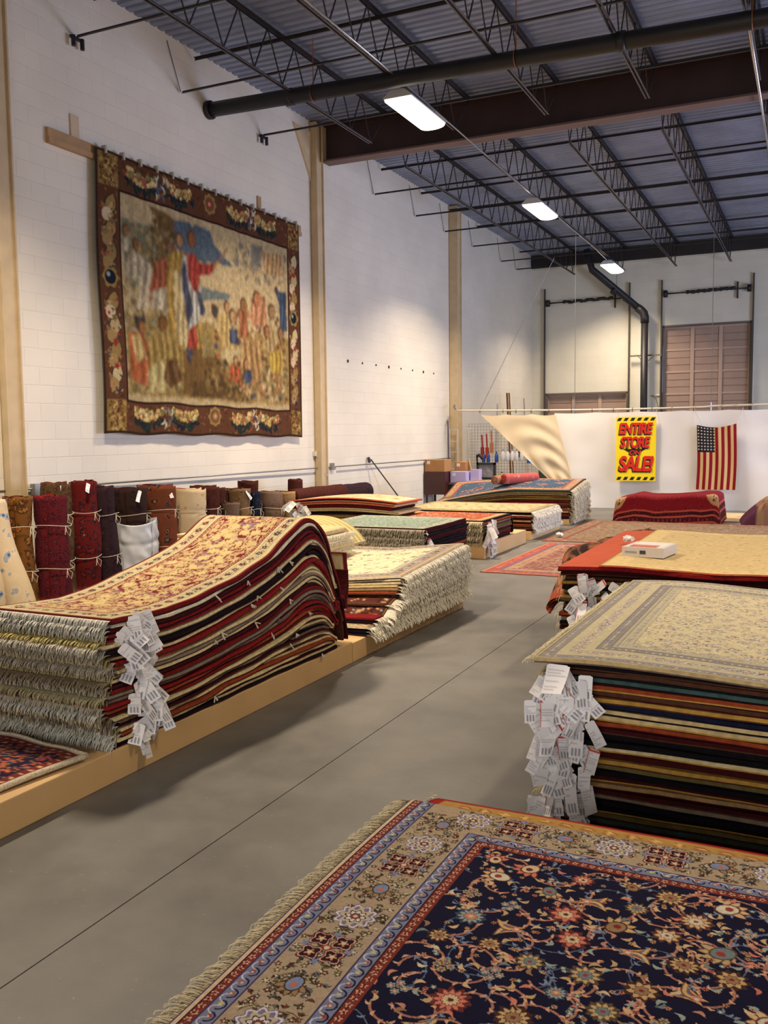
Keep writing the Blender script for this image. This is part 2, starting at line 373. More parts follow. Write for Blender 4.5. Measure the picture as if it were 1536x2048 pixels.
# steel columns against the left wall
for i, (y0, y1, d) in enumerate(((7.13, 7.36, .12), (13.9, 14.14, .14), (20.38, 20.66, .22))):
    b = MB(); b.box(XW+.02, XW+d, y0, y0+.02, 0, 6.9); b.box(XW+.02, XW+d, y1-.02, y1, 0, 6.9); b.box(XW, XW+d-.03, y0+.02, y1-.02, 0, 6.9)
    o = b.build('steel_column', M_TAN)
    tag(o, ['tan steel column at the left end of the wall, nearest the camera', 'tan steel column right of the tapestry carrying the dark girder', 'tan steel column beside the coat rack at the workbench corner'][i], 'column', 'steel columns along the left wall')
    if i == 1:
        br = MB(); br.prism([(13.9, 6.75), (13.9, 5.95), (13.35, 6.75)], 'x', XW, XW+.03); br.build('bracket', M_TAN, o)
# girder (I beam)
g = thing('steel_girder', 'deep dark brown steel girder crossing the ceiling from the tan column', 'beam', (-1, 14.2, 6.28))
M_GIRD = mat('red_oxide_steel', (62,44,42), .6, .2, noise=.2, nscale=2)
b = MB(); b.box(XW+.16, XR, 14.19, 14.21, 6.3, 6.86); b.build('web', M_GIRD, g)
b = MB(); b.box(XW+.16, XR, 14.07, 14.33, 6.27, 6.3); b.build('lower_flange', mat('flange_primer', (112,90,84), .6, .2), g)
b = MB(); b.box(XW+.16, XR, 14.07, 14.33, 6.86, 6.885); b.build('upper_flange', M_GIRD, g)
b = MB(); b.box(XW+.14, XW+.17, 14.06, 14.34, 6.27, 6.9); b.build('end_plate', M_TAN, g)
# drain pipe across the ceiling
g = thing('roof_drain_pipe', 'thick black pipe crossing under the ceiling joists in front of the girder', 'pipe', (-1, 11.05, 6.1))
b = MB(); b.tube([(XW+.02, 11.03, 6.225), (XR, 11.1, 5.93)], .1, 16); b.build('pipe', M_BLACK, g, True)
b = MB(); b.tube([(XW+.01, 11.03, 6.225), (XW+.07, 11.03, 6.222)], .125, 16); b.build('end_collar', M_BLACK, g, True)
for x in (-6.62, -2.2):
    b = MB(); z = 6.225-(x-XW)*.0213; b.tube([(x, 11.05, z), (x+.1, 11.05, z)], .112, 16); b.build('coupling', M_BLACK, g, True)
for x in (-6.2, -3.4, -.75):
    b = MB(); z = 6.225-(x-XW)*.0213; b.tube([(x, 11.05, z+.08), (x, 11.05, 6.9)], .006, 6); b.tube([(x, 11.05+math.cos(t)*.107, z+math.sin(t)*.107) for t in np.linspace(0, 6.28, 17)], .006, 5); b.build('hanger_rod', mat('orange_primer', (150,88,48), .6), g)
# open web joists
JXs = [-6.5, -5.08, -3.66, -2.24, -.82, .6, 2.02]
def joist(x, y0, y1, label, bottom0, bottom1, zb=6.22, zt=6.86):
    t = thing('roof_joist', label, 'roof joist', (x, y0, zb), 'open-web joists under the roof deck')
    b = MB()
    for s in (-1, 1): b.box(x+s*.012, x+s*.05, y0, y1, zt, zt+.006); b.box(x+s*.012, x+s*.017, y0, y1, zt-.04, zt)
    b.build('top_chord', M_DARK, t)
    b = MB()
    for s in (-1, 1): b.box(x+s*.01, x+s*.034, bottom0, bottom1, zb, zb+.004); b.box(x+s*.01, x+s*.014, bottom0, bottom1, zb, zb+.03)
    b.build('bottom_chord', mat('joist_chord', (96,92,96), .4, .6), t)
    b = MB(); L = bottom1-bottom0; n = round(L/.33); st = L/n; pts = []
    for i in range(n+1): pts.append((x, bottom0+i*st, zb+.02 if i % 2 == 0 else zt-.02))
    if y0 < bottom0-.2: pts = [(x, y0+.05, zt-.02)]+pts
    if y1 > bottom1+.2: pts.append((x, y1-.05, zt-.02))
    for a, c in zip(pts[:-1], pts[1:]): b.bar(a, c, .014)
    b.build('web', M_DARK, t)
nm = ['first','second','third','fourth','fifth','sixth','seventh']
for i, x in enumerate(JXs):
    joist(x, YB+.1, 14.05, f'dark lattice roof joist in front of the girder, {nm[i]} from the left wall', -2.5, 13.4)
    if i < 6: joist(x, 14.35, YF-.13, f'dark lattice roof joist beyond the girder, {nm[i]} from the left wall', 14.75, 26.95, 6.2)
# bridging angles
ords = ['nearest the camera', 'second from the camera', 'third from the camera', 'fourth from the camera', 'fifth from the camera', 'sixth from the camera', 'seventh from the camera', 'eighth from the camera', 'ninth from the camera', 'tenth from the camera', 'eleventh from the camera']
for k, (y, zl) in enumerate(((8.45,0),(10.4,0),(12.4,0),(16.35,0),(18.35,0),(20.05,0),(21.95,0),(24.2,0),(25.6,0))):
    t = thing('bridging_angle', 'thin dark cross bracing bars running from wall over joists, '+ords[k], 'brace', (-7, y, 6.2), 'bridging bars across the joists')
    b = MB(); b.box(XW+.04, XR, y-.015, y+.015, 6.252, 6.256); b.box(XW+.04, XR, y+.011, y+.015, 6.256, 6.285); b.build('lower_bar', M_DARK, t)
    b = MB(); b.box(XW+.04, XR, y+.28, y+.31, 6.815, 6.82); b.box(XW+.04, XR, y+.306, y+.31, 6.78, 6.815); b.build('upper_bar', M_DARK, t)
    if y in (8.45, 12.4):
        b = MB(); b.tube([(XW+.06, y-.07, 6.25), (XW+.06, y-.07, 6.13)], .025, 8); b.tube([(XW+.06, y+.07, 6.25), (XW+.06, y+.07, 6.13)], .025, 8); b.box(XW+.03, XW+.06, y-.1, y+.1, 6.22, 6.25); b.build('wall_clip', M_BLACK, t)
    else:
        b = MB(); b.tube([(XW+.02, y, 6.27), (XW+.01, y-.25, 6.85)], .005, 5); b.build('stay_rod', M_DARK, t)
# lamps
LX = -5.08
def lamp(x, y, label, power=LAMP_W):
    t = thing('ceiling_lamp', label, 'lamp', (x, y, 6.0), 'long ceiling lamps hung in a row')
    b = MB(); b.prism([(x-.1,6.13),(x+.1,6.13),(x+.2,6.05),(x+.2,6.03),(x-.2,6.03),(x-.2,6.05)], 'y', y-.62, y+.62); b.build('housing', mat('lamp_housing', (190,190,192), .5), t)
    b = MB(); n = 10; A = [(x-.19, 6.03)]+[(x-.19*math.cos(math.pi*i/n), 6.01-.05*math.sin(math.pi*i/n)) for i in range(n+1)]+[(x+.19, 6.03)]
    b.prism(A, 'y', y-.6, y+.6)
    m = MATS.get('lamp_lens') or mat('lamp_lens', (255,244,225), .4, emit=3.5); b.build('lens', m, t, True)
    b = MB()
    for dy in (-.5, .5): b.tube([(x, y+dy, 6.13), (x, y+dy, 6.24)], .006, 6)
    b.build('hanger', M_STEEL, t)
    l = area('lamp_light', (x, y, 5.945), (0,0,0), .36, 1.15, power, LAMP_COL, math.radians(125)); l.parent = t; l.matrix_parent_inverse = Matrix.Translation(-wloc(t))
lamp(LX, 11.9, 'bright long ceiling lamp in front of the girder, largest of the row')
lamp(LX, 18.15, 'bright long ceiling lamp beyond the girder, middle of the row')
lamp(LX-.02, 25.3, 'bright long ceiling lamp nearest the far wall above the slanted pipe', LAMP_W*.62)
lamp(LX, 5.4, 'long ceiling lamp of the left row, outside the photo above the camera', LAMP_W*1.0)
for q, y in enumerate((5.4, 11.9, 18.15)): lamp(1.3, y, 'long ceiling lamp of the right row outside the photo, '+['nearest','middle','farthest'][q], LAMP_W*.45)
b = MB(); b.tube([(LX+.1, 8.0, 6.2), (LX+.09, 11.2, 6.2), (LX+.05, 15.5, 6.17), (LX, 23.0, 6.15), (LX-.02, 25.2, 6.1)], .012, 8)
tag(b.build('wiring_conduit', mat('bright_conduit', (200,200,205), .25, .9), None, True), 'thin shiny conduit running along the row of ceiling lamps', 'conduit')
b = MB(); b.tube([(-.82, 11.3, 6.2), (-.84, 16.4, 6.2), (-.9, 19, 6.2)], .018, 8)
tag(b.build('wiring_conduit', mat('bright_conduit', (0,0,0)), None, True), 'bright shiny conduit at the upper right corner under the girder', 'conduit')
# wall conduit
t = thing('wall_conduit', 'thin metal conduit running along the left wall above the rolled rugs', 'conduit', (XW+.03, 12, 1.07))
b = MB(); b.tube([(XW+.03, YB+.1, 1.085), (XW+.03, 7.4, 1.085)], .011, 8); b.tube([(XW+.03, 7.4, 1.085),(XW+.17, 7.1, 1.085)], .001, 4); b.tube([(XW+.03, 7.4, 1.085), (XW+.055, 14.3, 1.07), (XW+.055, 20.3, 1.06)], .011, 8); b.build('pipe', mat('conduit_grey', (140,138,136), .4, .6), t, True)
for y in (7.55, 14.43):
    b = MB(); b.box(XW+.01, XW+.08, y-.05, y+.05, 1.02, 1.14); b.build('junction_box', mat('box_grey', (150,146,140), .4, .5), t)
b = MB(); b.box(XW, XW+.05, 13.83, 13.9, 1.28, 1.36); b.tube([(XW+.04, 13.86, 1.3), (XW+.1, 13.95, 1.2), (XW+.06, 14.0, 1.05), (XW+.16, 14.1, .92)], .004, 5)
tag(b.build('wall_socket', mat('socket_cream', (214,206,186), .5)), 'small cream wall socket with a loose wire beside the tan column', 'socket')
# bolt holes left in the wall
b = MB()
# far wall doors, tracks, springs, drain
M_DOOR = mat('door_panel', (168,140,122), .6, noise=.05, nscale=3); M_DOORF = mat('door_rail', (188,160,140), .55)
for i, (x0, x1, zt) in enumerate((LD, RD)):
    d = MB(); yy = YF+.1; rows = [zt-.62*k for k in range(int(zt/.62)+2)]
    d.box(x0, x1, yy, yy+.05, 0, zt)
    o = struct(d.build(f'door_{i+1}', M_DOOR))
    d = MB(); w3 = (x1-x0)
    for k in rows:
        if k > .02: d.box(x0, x1, yy-.02, yy, max(0,k-.05), k)
    for fx in (0, .335, .665, 1.0):
        c = x0+w3*fx; a, e = max(x0, c-.05), min(x1, c+.05); d.box(a, e, yy-.03, yy-.02, 0, zt)
    d.build('door_rail', M_DOORF, o)
    d = MB()
    for k in rows:
        for q in (.2, .4):
            if k-.05-q > 0: d.box(x0+.05, x1-.05, yy-.008, yy, k-.05-q, k-.04-q)
    d.build('panel_groove', mat('groove', (120,98,84), .7), o)
    d = MB(); d.box(x0-.04, x0+.02, YF-.02, YF+.1, 0, zt+.02); d.box(x1-.02, x1+.04, YF-.02, YF+.1, 0, zt+.02); d.box(x0-.04, x1+.04, YF-.02, YF+.1, zt, zt+.05)
    d.build('door_frame', mat('door_frame_grey', (110,98,90), .6), o)
    t = thing('door_track', ['dark vertical door tracks and spring shaft above the mostly hidden left door', 'dark vertical door tracks and spring shaft above the tall brown door'][i], 'door track', (x0, YF-.1, 0), 'overhead door hardware')
    zs = 5.47 if i == 0 else 5.5
    for x in (x0-.06, x1+.06):
        d = MB(); d.box(x-.02, x+.02, YF-.1, YF-.04, 0, 5.9); d.build('track', mat('track_steel', (86,80,76), .5, .5), t)
        d = MB(); d.tube([(x+(.06 if x < x0 else -.06), YF-.12, zs), (x+(.16 if x < x0 else -.16), YF-.12, zs)], .1, 14); d.build('cable_drum', M_BLACK, t, True)
    d = MB(); d.tube([(x0, YF-.12, zs), (x1, YF-.12, zs)], .018, 8); d.build('shaft', M_DARK, t, True)
    a, e = (x0+.5, x1+.35-.75) if i == 0 else (x0+.6, x1-.4)
    d = MB(); N = 24; d.tube([(a+(e-a)*k/N, YF-.12, zs+.02*math.sin(k*1.1)*(1 if i == 0 else .4)+.03*k/N) for k in range(N+1)], [.045+.012*math.sin(k*2.3) for k in range(N+1)], 10); d.build('spring', M_BLACK, t, True)
    d = MB(); d.box(e+.03, e+.07, YF-.1, YF-.03, zs-.25, zs+.2); d.build('spring_bracket', M_DARK, t)
t = thing('drain_pipe', 'thick black drain pipe bending from the ceiling down the far wall', 'pipe', (-4.5, 26.95, 0))
b = MB(); b.tube([(-4.5, 26.9, 0), (-4.5, 26.9, 4.72)], .1, 16); b.build('lower_pipe', M_BLACK, t, True)
b = MB(); b.tube([(-4.5, 26.9, 4.7), (-4.5, 26.9, 4.85), (-4.53, 26.9, 4.97), (-4.6, 26.9, 5.05), (-4.7, 26.9, 5.13)], .118, 16); b.build('elbow', M_BLACK, t, True)
b = MB(); b.tube([(-4.66, 26.9, 5.1), (-6.0, 26.9, 6.3), (-6.1, 26.6, 6.82)], .1, 16); b.build('slanted_pipe', M_BLACK, t, True)
b = MB(); b.tube([(-5.32, 26.9, 5.62), (-5.4, 26.9, 5.69)], .12, 16); b.build('coupling', M_BLACK, t, True)
b = MB(); b.box(-4.95, -4.05, YF-.2, YF-.16, 3.78, 3.82); b.tube([(-4.72, YF-.18, 3.8), (-4.6, YF-.18, 3.66), (-4.4, YF-.18, 3.66), (-4.25, YF-.18, 3.8)], .012, 6); b.tube([(-5.3, 26.9, 5.78), (-5.3, 26.9, 6.5)], .008, 6); b.build('pipe_strap', mat('strap', (120,112,100), .5, .4), t)
b = MB(); b.tube([(-4.05, YF-.03, 4.05), (-4.05, YF-.03, 2.75), (-4.12, YF-.03, 2.68), (-4.3, YF-.03, 2.66)], .012, 6); b.tube([(-4.36, YF-.03, 2.66),(-4.22,YF-.03,2.6),(-4.15, YF-.03, 2.3)], .01, 6); b.box(-4.2, -4.09, YF-.06, YF-.02, 2.15, 2.28)
tag(b.build('door_control_wiring', mat('conduit_grey',(0,0,0)), None), 'thin grey conduit and switch beside the tall brown door', 'conduit')
# ================================================================ rugs and stacks
M_PILE = attr_mat()
C = dict(red=(112,22,24), crimson=(132,26,28), maroon=(62,18,20), black=(22,18,22), navy=(24,26,48), cream=(206,186,138), ivory=(214,204,176), grey=(128,112,96),
         brown=(78,48,34), gold=(176,134,62), rust=(140,62,34), olive=(104,92,54), teal=(58,80,76), tan=(158,126,84), salmon=(206,96,66), pink=(190,110,90), blue=(58,78,110), beige=(196,170,120), taupe=(112,92,76))
CN = dict(red='dark red', crimson='crimson', maroon='maroon', black='black', navy='navy', cream='cream', ivory='ivory', grey='grey', brown='brown', gold='golden', rust='rust', olive='olive', teal='dark teal', tan='tan', salmon='salmon', pink='pink', blue='blue', beige='beige', taupe='taupe')
def pile(c): return mat('pile_'+c, C[c], .95, noise=.22, nscale=35, bump=.5, spec=.1)
ORD = ['topmost','second from the top','third from the top','fourth from the top','fifth from the top','sixth from the top','seventh from the top','eighth from the top','ninth from the top','tenth from the top','eleventh from the top','twelfth from the top','thirteenth from the top','fourteenth from the top','fifteenth from the top','sixteenth from the top','seventeenth from the top','eighteenth from the top','nineteenth from the top','twentieth from the top','twenty-first from the top','twenty-second from the top','twenty-third from the top','twenty-fourth from the top','twenty-fifth from the top','twenty-sixth from the top','twenty-seventh from the top','twenty-eighth from the top','twenty-ninth from the top','thirtieth from the top']
def normals(p):
    t = np.gradient(p, axis=0); t /= np.linalg.norm(t, axis=1)[:,None]+1e-9; return np.c_[-t[:,1], t[:,0]]
def slab(name, path, t, vs, frame, pmat, bmat, parent=None, top=None, zf=None, ej=0.006, e0=0.0, e1=0.0):
    """carpet: a centre line path (u,z) swept over vs, with pile on top, backing below and two-tone edges"""
    path = np.asarray(path, float); vs = np.asarray(vs, float); n = normals(path); N = len(path); K = len(vs)
    s = np.r_[0, np.cumsum(np.linalg.norm(np.diff(path, axis=0), axis=1))]
    # rounded edges: thickness tapers slightly at the two sides
    T = path+n*t*.5; M = path-n*t*.2; B = path-n*t*.5
    ph = RNG.random(4)*6
    j0 = ej*np.sin(s*5+ph[0])+ej*.6*np.sin(s*17+ph[1])+e0; j1 = ej*np.sin(s*6+ph[2])+e1
    fr = (vs-vs[0])/(vs[-1]-vs[0])
    def layer(p, inset=0.0):
        v = vs[None,:]+j0[:,None]*(1-fr)[None,:]+j1[:,None]*fr[None,:]
        sg = np.sign(vs[-1]-vs[0]); v = v.copy(); v[:,0] += sg*inset; v[:,-1] -= sg*inset
        u = np.repeat(p[:,0][:,None], K, 1); z = np.repeat(p[:,1][:,None], K, 1)
        if zf: z = zf(u, v, z)
        return frame(u, v, z).reshape(-1, 3)
    LT = layer(T, t*.16); LM = layer(M); LB = layer(B, .001)
    V = np.concatenate([LT, LM, LB]); o = N*K; F = []; mi = []
    F.append(grid_faces(N, K)); mi += [2 if top is not None else 0]*len(F[-1])
    F.append(grid_faces(N, K, 2*o, True)); mi += [1]*len(F[-1])
    i = np.arange(N-1)
    for k, fl in ((0, False), (K-1, True)):
        a = i*K+k; q = np.stack([a, a+K, a+K+o, a+o], 1); q2 = np.stack([a+o, a+K+o, a+K+2*o, a+2*o], 1)
        if fl: pass
        else: q = q[:, ::-1]; q2 = q2[:, ::-1]
        F += [q, q2]; mi += [0]*len(q)+[1]*len(q2)
    j = np.arange(K-1)
    for r in (0, N-1):
        a = r*K+j; q = np.stack([a, a+1, a+1+o, a+o], 1); q2 = np.stack([a+o, a+1+o, a+1+2*o, a+2*o], 1); F += [q, q2]; mi += [0]*len(q)+[1]*len(q2)
    F = np.concatenate(F); cols = None; mats = [pmat, bmat]
    if top is not None:
        cc = top(s, np.abs(vs-vs[0])); cols = np.concatenate([cc.reshape(-1,3)]*2+[np.full((o,3), .3)]); mats.append(M_PILE)
    ob = np_mesh(name, V, F, mats, parent, mi, cols, smooth=False)
    return ob
def fringe(u0, z0, vs, frame, col, parent, length=.06, out=.03, n=220, w=.006, zf=None, rs=None, name='fringe', curl=1.0, knot=False):
    rs = rs or random.Random(int(abs(z0)*10000)); V = []; F = []
    v0, v1 = vs[0], vs[-1]; K = 5
    for i in range(n):
        v = v0+(v1-v0)*(i+rs.random())/n; L = length*rs.uniform(.65,1.25); o = out*rs.uniform(.5,1.4); dv = rs.uniform(-1,1)*L*.25; ww = w*rs.uniform(.6,1.4); b = len(V)
        for k in range(K):
            f = k/(K-1); uu = u0-o*(1-(1-f)**2)*1.0; zz = z0+.004*math.sin(f*3)-L*f**1.6*curl; vv = v+dv*f*f+rs.uniform(-.002,.002); g = ww*(1-.45*f)
            V += [(uu, vv-g/2, zz), (uu-.004, vv+g/2, zz-.001)]
        for k in range(K-1): F.append((b+2*k, b+2*k+2, b+2*k+3, b+2*k+1))
    V = np.array(V); u, v, z = V[:,0], V[:,1], V[:,2]
    if zf: z = z + (zf(u, v, np.full_like(z, z0)) - z0)
    return np_mesh(name, frame(u, v, z), np.array(F), [col], parent)
def tag_mat():
    m = bpy.data.materials.new('tag_paper'); m.use_nodes = True; nt = m.node_tree; b = nt.nodes['Principled BSDF']; b.inputs['Roughness'].default_value = .7
    a = nt.nodes.new('ShaderNodeAttribute'); a.attribute_name = 'Col'; nt.links.new(a.outputs['Color'], b.inputs['Base Color']); return m
M_TAG = tag_mat(); M_STRING = mat('string', (200,190,170), .9)
def one_tag(w, h, rs, ink=True):
    """paper tag hanging from the origin along -Z, facing -Y, with rows of print and a bar code"""
    nx, nz = 9, 22; V = []; Cc = []
    cv = rs.uniform(-.9,.9); tw = rs.uniform(-.7,.7); paper = lin((246,242,240))*rs.uniform(.8,1.0); inkc = lin((120,118,128)); red = rs.random() < .12
    rows = {r: rs.random() for r in range(nz)}
    for k in range(nz):
        f = k/(nz-1)
        for i in range(nx):
            x = (i/(nx-1)-.5)*w; z = -f*h; y = cv*h*.22*f*f + tw*x*f*.6
            V.append((x, y, z)); c = paper
            if ink and 1 <= i <= nx-2 and 4 <= k <= nz-3:
                if k >= nz-8 and rows[0] < .6: c = inkc if i % 2 == 0 else paper
                elif k % 2 == 0 and rows[k] < .8 and rows[k]*nx*1.3 > i: c = paper*.55+inkc*.45
            if red and (k in (1,2) or i == 0): c = lin((190,50,50))
            Cc.append(c)
    # chamfered top
    for i in range(nx):
        if i in (0, nx-1): V[i] = (V[i][0]*.55, V[i][1], V[i][2])
    return np.array(V), np.array(Cc), grid_faces(nz, nx)
def add_tags(parent, at, n, rs, w=.055, h=.12, spread=(.02,.02,.01), face=0.0, lean=.35, name='price_tag'):
    """at = world point of the string; face = rotation about Z of the tag's front"""
    for q in range(n):
        V, Cc, F = one_tag(w*rs.uniform(.85,1.15), h*rs.uniform(.8,1.2), rs)
        R = Matrix.Rotation(face+rs.uniform(-.6,.6), 3, 'Z') @ Matrix.Rotation(rs.uniform(-.5,.1), 3, 'X') @ Matrix.Rotation(rs.gauss(0, lean), 3, 'Y')
        V = V @ np.array(R).T + np.array(at)+np.array([rs.uniform(-1,1)*s for s in spread])
        np_mesh(name, V, F, [M_TAG], parent, None, Cc)
def smooth1(a, k):
    p = np.r_[np.full(k, a[0]), a, np.full(k, a[-1])]; return np.convolve(p, np.ones(2*k+1)/(2*k+1), 'valid')
def platform(x0, x1, y0, y1, z, label):
    b = MB(); b.box(x0, x1, y0, y1, 0, z)
    o = b.build('rug_platform', mat('cardboard_tan', (204,166,112), .75, noise=.06, nscale=4)); tag(o, label, 'platform', 'low tan platforms under the rug stacks')
    m = o.modifiers.new('bevel', 'BEVEL'); m.width = .006; m.segments = 2; return o
platform(-5.2, -3.0, .4, 5.78, .155, 'long low tan platform under the big curved rug stack at left')
platform(-5.3, -3.0, 5.79, 8.08, .145, 'low tan platform under the white-fringed stack along the aisle')
platform(-5.6, -3.9, 9.25, 10.72, .145, 'low tan platform hidden under the teal-topped rug stack')
platform(-5.6, -3.9, 11.3, 13.2, .2, 'low tan platform under the stack with hanging white tags, beside the aisle')
platform(-6.2, -3.93, 13.55, 15.3, .13, 'low tan platform under the beige-topped stack with white fringe')
platform(-6.6, -3.95, 16.05, 17.35, .1, 'low tan platform under the farthest left stack before the curtain')
platform(-7.0, -5.2, 11.35, 12.9, .145, 'low tan platform under the orange and cream folded stack')
FY = lambda u, v, z: np.stack([v, u, z], -1)          # rugs running away from the camera
def wav(n, a): return a*np.sin(np.linspace(0, RNG.uniform(3,9), n)+RNG.random()*6)
SP = {}
def color_arr(P): return P.c
# ---- palettes (outer, petal, heart, centre)
L = lambda *c: tuple(lin(c))
PB = [(L(20,18,40),L(196,150,104),L(150,60,48),L(214,190,150)), (L(96,50,40),L(204,164,120),L(110,130,140),L(160,60,50)), (L(60,70,92),L(150,160,158),L(196,128,104),L(210,190,150)), (L(30,30,50),L(200,120,100),L(214,184,140),L(120,50,44)), (L(90,60,40),L(176,150,100),L(120,128,120),L(150,50,44))]
PT = [(L(52,38,34),L(178,150,112),L(140,80,60),L(120,130,130)), (L(40,44,50),L(150,142,110),L(170,110,90),L(90,50,40)), (L(60,40,60),L(190,186,176),L(120,130,140),L(140,60,50)), (L(70,70,50),L(126,120,84),L(180,160,120),L(60,60,40))]
def ordlabel(k): return ORD[k]
# ================= the big curved stack at left
def big_stack():
    def hump(u, v, z):
        a = np.clip((u-3.95)/1.35, 0, 1); a = a*a*(3-2*a); return .157+(z-.157)*(1+.2*a)-.03*np.clip(1-np.abs(u-3.75)/.5, 0, 1)*np.clip((z-.157)/.6, 0, 1)
    rs = random.Random(11); Y0, X0, X1 = 3.3, -3.0, -3.8; G = np.linspace(3.2, 5.8, 105); surf = np.full(105, .157)
    order = ['black','cream','rust','cream','maroon','taupe','cream','red','rust','crimson','grey','grey','red','maroon','cream','grey','cream','rust','crimson','cream','black','black','cream','red','red','maroon','ivory','red']
    folds = {1:1.35, 3:.9, 5:.5, 6:.45, 9:.5, 11:.7, 14:.35, 16:.4, 18:.3, 20:.3, 22:.3, 24:.45, 25:.25}
    drapes = {12:.19, 17:.3, 21:.19, 25:.6, 27:.70}
    outer = 5.61; n = len(order); objs = []
    fr_cols = [mat('fringe_%d' % i, c, .95, noise=.25, nscale=60) for i, c in enumerate([(206,202,186),(176,166,138),(186,174,130),(176,160,96),(146,128,98),(200,192,172),(186,176,152)])]
    for k, c in enumerate(order):
        t = rs.uniform(.017,.021) if k < n-1 else .026; gap = .0035; sI = lambda u: np.interp(u, G, surf)
        u_start = Y0+rs.uniform(-.03,.03)+(0.03*math.sin(k*.5)); ue = rs.uniform(5.44,5.56)
        dr = drapes.get(k); fl = folds.get(k)
        if fl and not dr:
            a = np.linspace(max(ue-fl, 3.6), ue, 30); zz = sI(a)+t/2+gap; new = surf.copy()
            m = (G > a[0]-.03) & (G < ue+.02); new[m] = np.maximum(new[m], surf[m]+t+gap); new = smooth1(new, 4); new = np.maximum(new, surf)
            uu = np.linspace(u_start, ue, 70); zo = np.interp(uu, G, new)+t/2+gap; r = (zo[-1]-zz[-1])/2; th = np.linspace(math.pi/2, -math.pi/2, 9)[1:-1]
            bul = rs.choice((1,1,1.6,2.2))
            loop = np.c_[ue+np.cos(th)*max(r, .012)*bul*1.2, (zo[-1]+zz[-1])/2+np.sin(th)*r*1.1]
            path = np.concatenate([np.c_[uu, zo], loop, np.c_[a[::-1], zz[::-1]]]); surf = np.maximum(new, np.where(G < ue+.03, np.interp(G, uu, zo)+t/2, surf))
        elif dr:
            new = surf.copy(); ue = outer-.1
            uu = np.linspace(u_start, ue, 70 if k < n-1 else 220); zo = np.interp(uu, G, new)+t/2+gap; R = .075; th = np.linspace(math.pi/2, 0, 12)[1:]
            cx = outer-R; arc = np.c_[cx+np.cos(th)*R, zo[-1]-R*1.1+np.sin(th)*R*1.1]; hz = np.linspace(arc[-1,1], dr, 14)[1:]
            hang = np.c_[outer+.012*np.sin(np.linspace(0,3,13))+np.linspace(0,.03,13), hz]
            path = np.concatenate([np.c_[uu, zo], arc, hang]); surf = np.where(G < ue, np.maximum(surf, np.interp(G, uu, zo)+t/2), surf); outer += t+.006
        else:
            uu = np.linspace(u_start, ue, 70); zo = sI(uu)+t/2+gap; path = np.c_[uu, zo]; surf = np.where(G < ue+.02, np.interp(G, uu, zo)+t/2, surf)
        surf = np.minimum(smooth1(surf, 2), surf+.004)
        rank = n-1-k; bc = rs.choice(['black','maroon','taupe','brown']) if c not in ('black',) else 'maroon'
        e0 = rs.uniform(-.012,.012)
        if k == n-1:
            vs = np.linspace(X0, X1, 200)
            def top(s, v):
                P = persian(s, v, L(206,190,140), [(.02, L(120,30,30), None,0,0), (.035, L(208,192,142), None,0,0), (.06, L(204,190,142), [(L(40,46,52),L(60,74,70),L(150,60,50),L(200,180,140)),(L(40,46,52),L(150,60,60),L(150,60,50),L(200,180,140))], .026, .085), (.025, L(212,196,146), None,0,0), (.02, L(150,60,56),[(L(206,190,140),L(206,190,140))],.006,.02)],
                            L(200,172,124), [(L(132,34,38),L(212,184,120),L(146,116,128),L(150,40,40)),(L(140,40,42),L(224,206,150),L(190,110,90),L(132,34,38)),(L(128,60,70),L(206,160,120),L(140,36,40),L(216,200,150))], .085, 4, [L(132,30,34),L(128,60,70),L(150,40,40)], .0085, 1.0, 2.2)
                d = P.edge_d(); X, Y = s[:,None]+0*v[None,:], v[None,:]+0*s[:,None]; m = d > .162
                a = vnoise(X, Y, .05, 51); b_ = vnoise(X*1.3+Y*.2, Y, .026, 52); e = vnoise(X, Y, .11, 53)
                P.c[m & (b_ > .62)] = L(206,182,120); P.c[m & (e < .3) & (b_ < .5)] = L(150,118,116)
                P.c[m & (np.abs(a-.5) < .05)] = L(120,28,32); P.c[m & (np.abs(b_-.42) < .035)] = L(138,48,46)
                for q in range(90):
                    r_ = random.Random(q); P.flower(r_.uniform(.2, s[-1]-.2), r_.uniform(.2, v[-1]-.2), r_.uniform(.02,.045), L(216,194,130), 6, .2, r_.random())
                return P.c*np.array([.74,.74,.80])
            ob = slab('rug', path, t, vs, FY, pile('red'), pile('maroon'), None, top, hump, e0=0, ej=.012)
            lab = 'cream rug with red vine pattern draped over the hump, topmost of the big curved stack'
        else:
            vs = np.linspace(X0, X1, 3); ob = slab('rug', path, t, vs, FY, pile(c), pile(bc), None, None, hump, e0=e0)
            lab = f'{CN[c]}-edged rug in the big curved stack at left, {ORD[rank]}'
        tag(ob, lab, 'rug', 'rugs of the big curved stack on the left platform')
        fc = fr_cols[0] if rank in (0,1) or k < 3 else fr_cols[(k*5+k//3) % 7]
        fringe(path[0,0]+.004, path[0,1]+.004, (X0-.005, X1+.005), FY, fc, ob, length=(.035 if k % 3 else .06) if k > 2 else .05, out=.03+.014*(k%3), n=300, w=.0125)
        if k > 0:
            nt = 2 if k % 3 else 3
            yy = 3.47+.17*rank/n*.3+rs.uniform(-.06,.1); z = float(np.interp(yy, path[:70,0], path[:70,1]))
            add_tags(ob, (X0+.012, yy, z), nt, rs, .06, .12, (.004,.09,.012), math.radians(72), .4)
        if rs.random() < .6 and k < n-1:
            i = rs.randrange(25, 64); p = path[i].copy(); p[1] = float(hump(p[0], 0, p[1])); V = MB(); 
            for q in range(3): V.bar((X0+.004, p[0], p[1]), (X0+rs.uniform(.015,.03), p[0]+rs.uniform(-.03,.03), p[1]-rs.uniform(.01,.04)), .006)
            V.build('tie_string', M_STRING, ob)
    print('S1 top at 3.4 %.3f, 4.2 %.3f, 4.8 %.3f, 5.3 %.3f outer %.3f' % (*[float(np.interp(y, G, surf)) for y in (3.4,4.2,4.8,5.3)], outer))
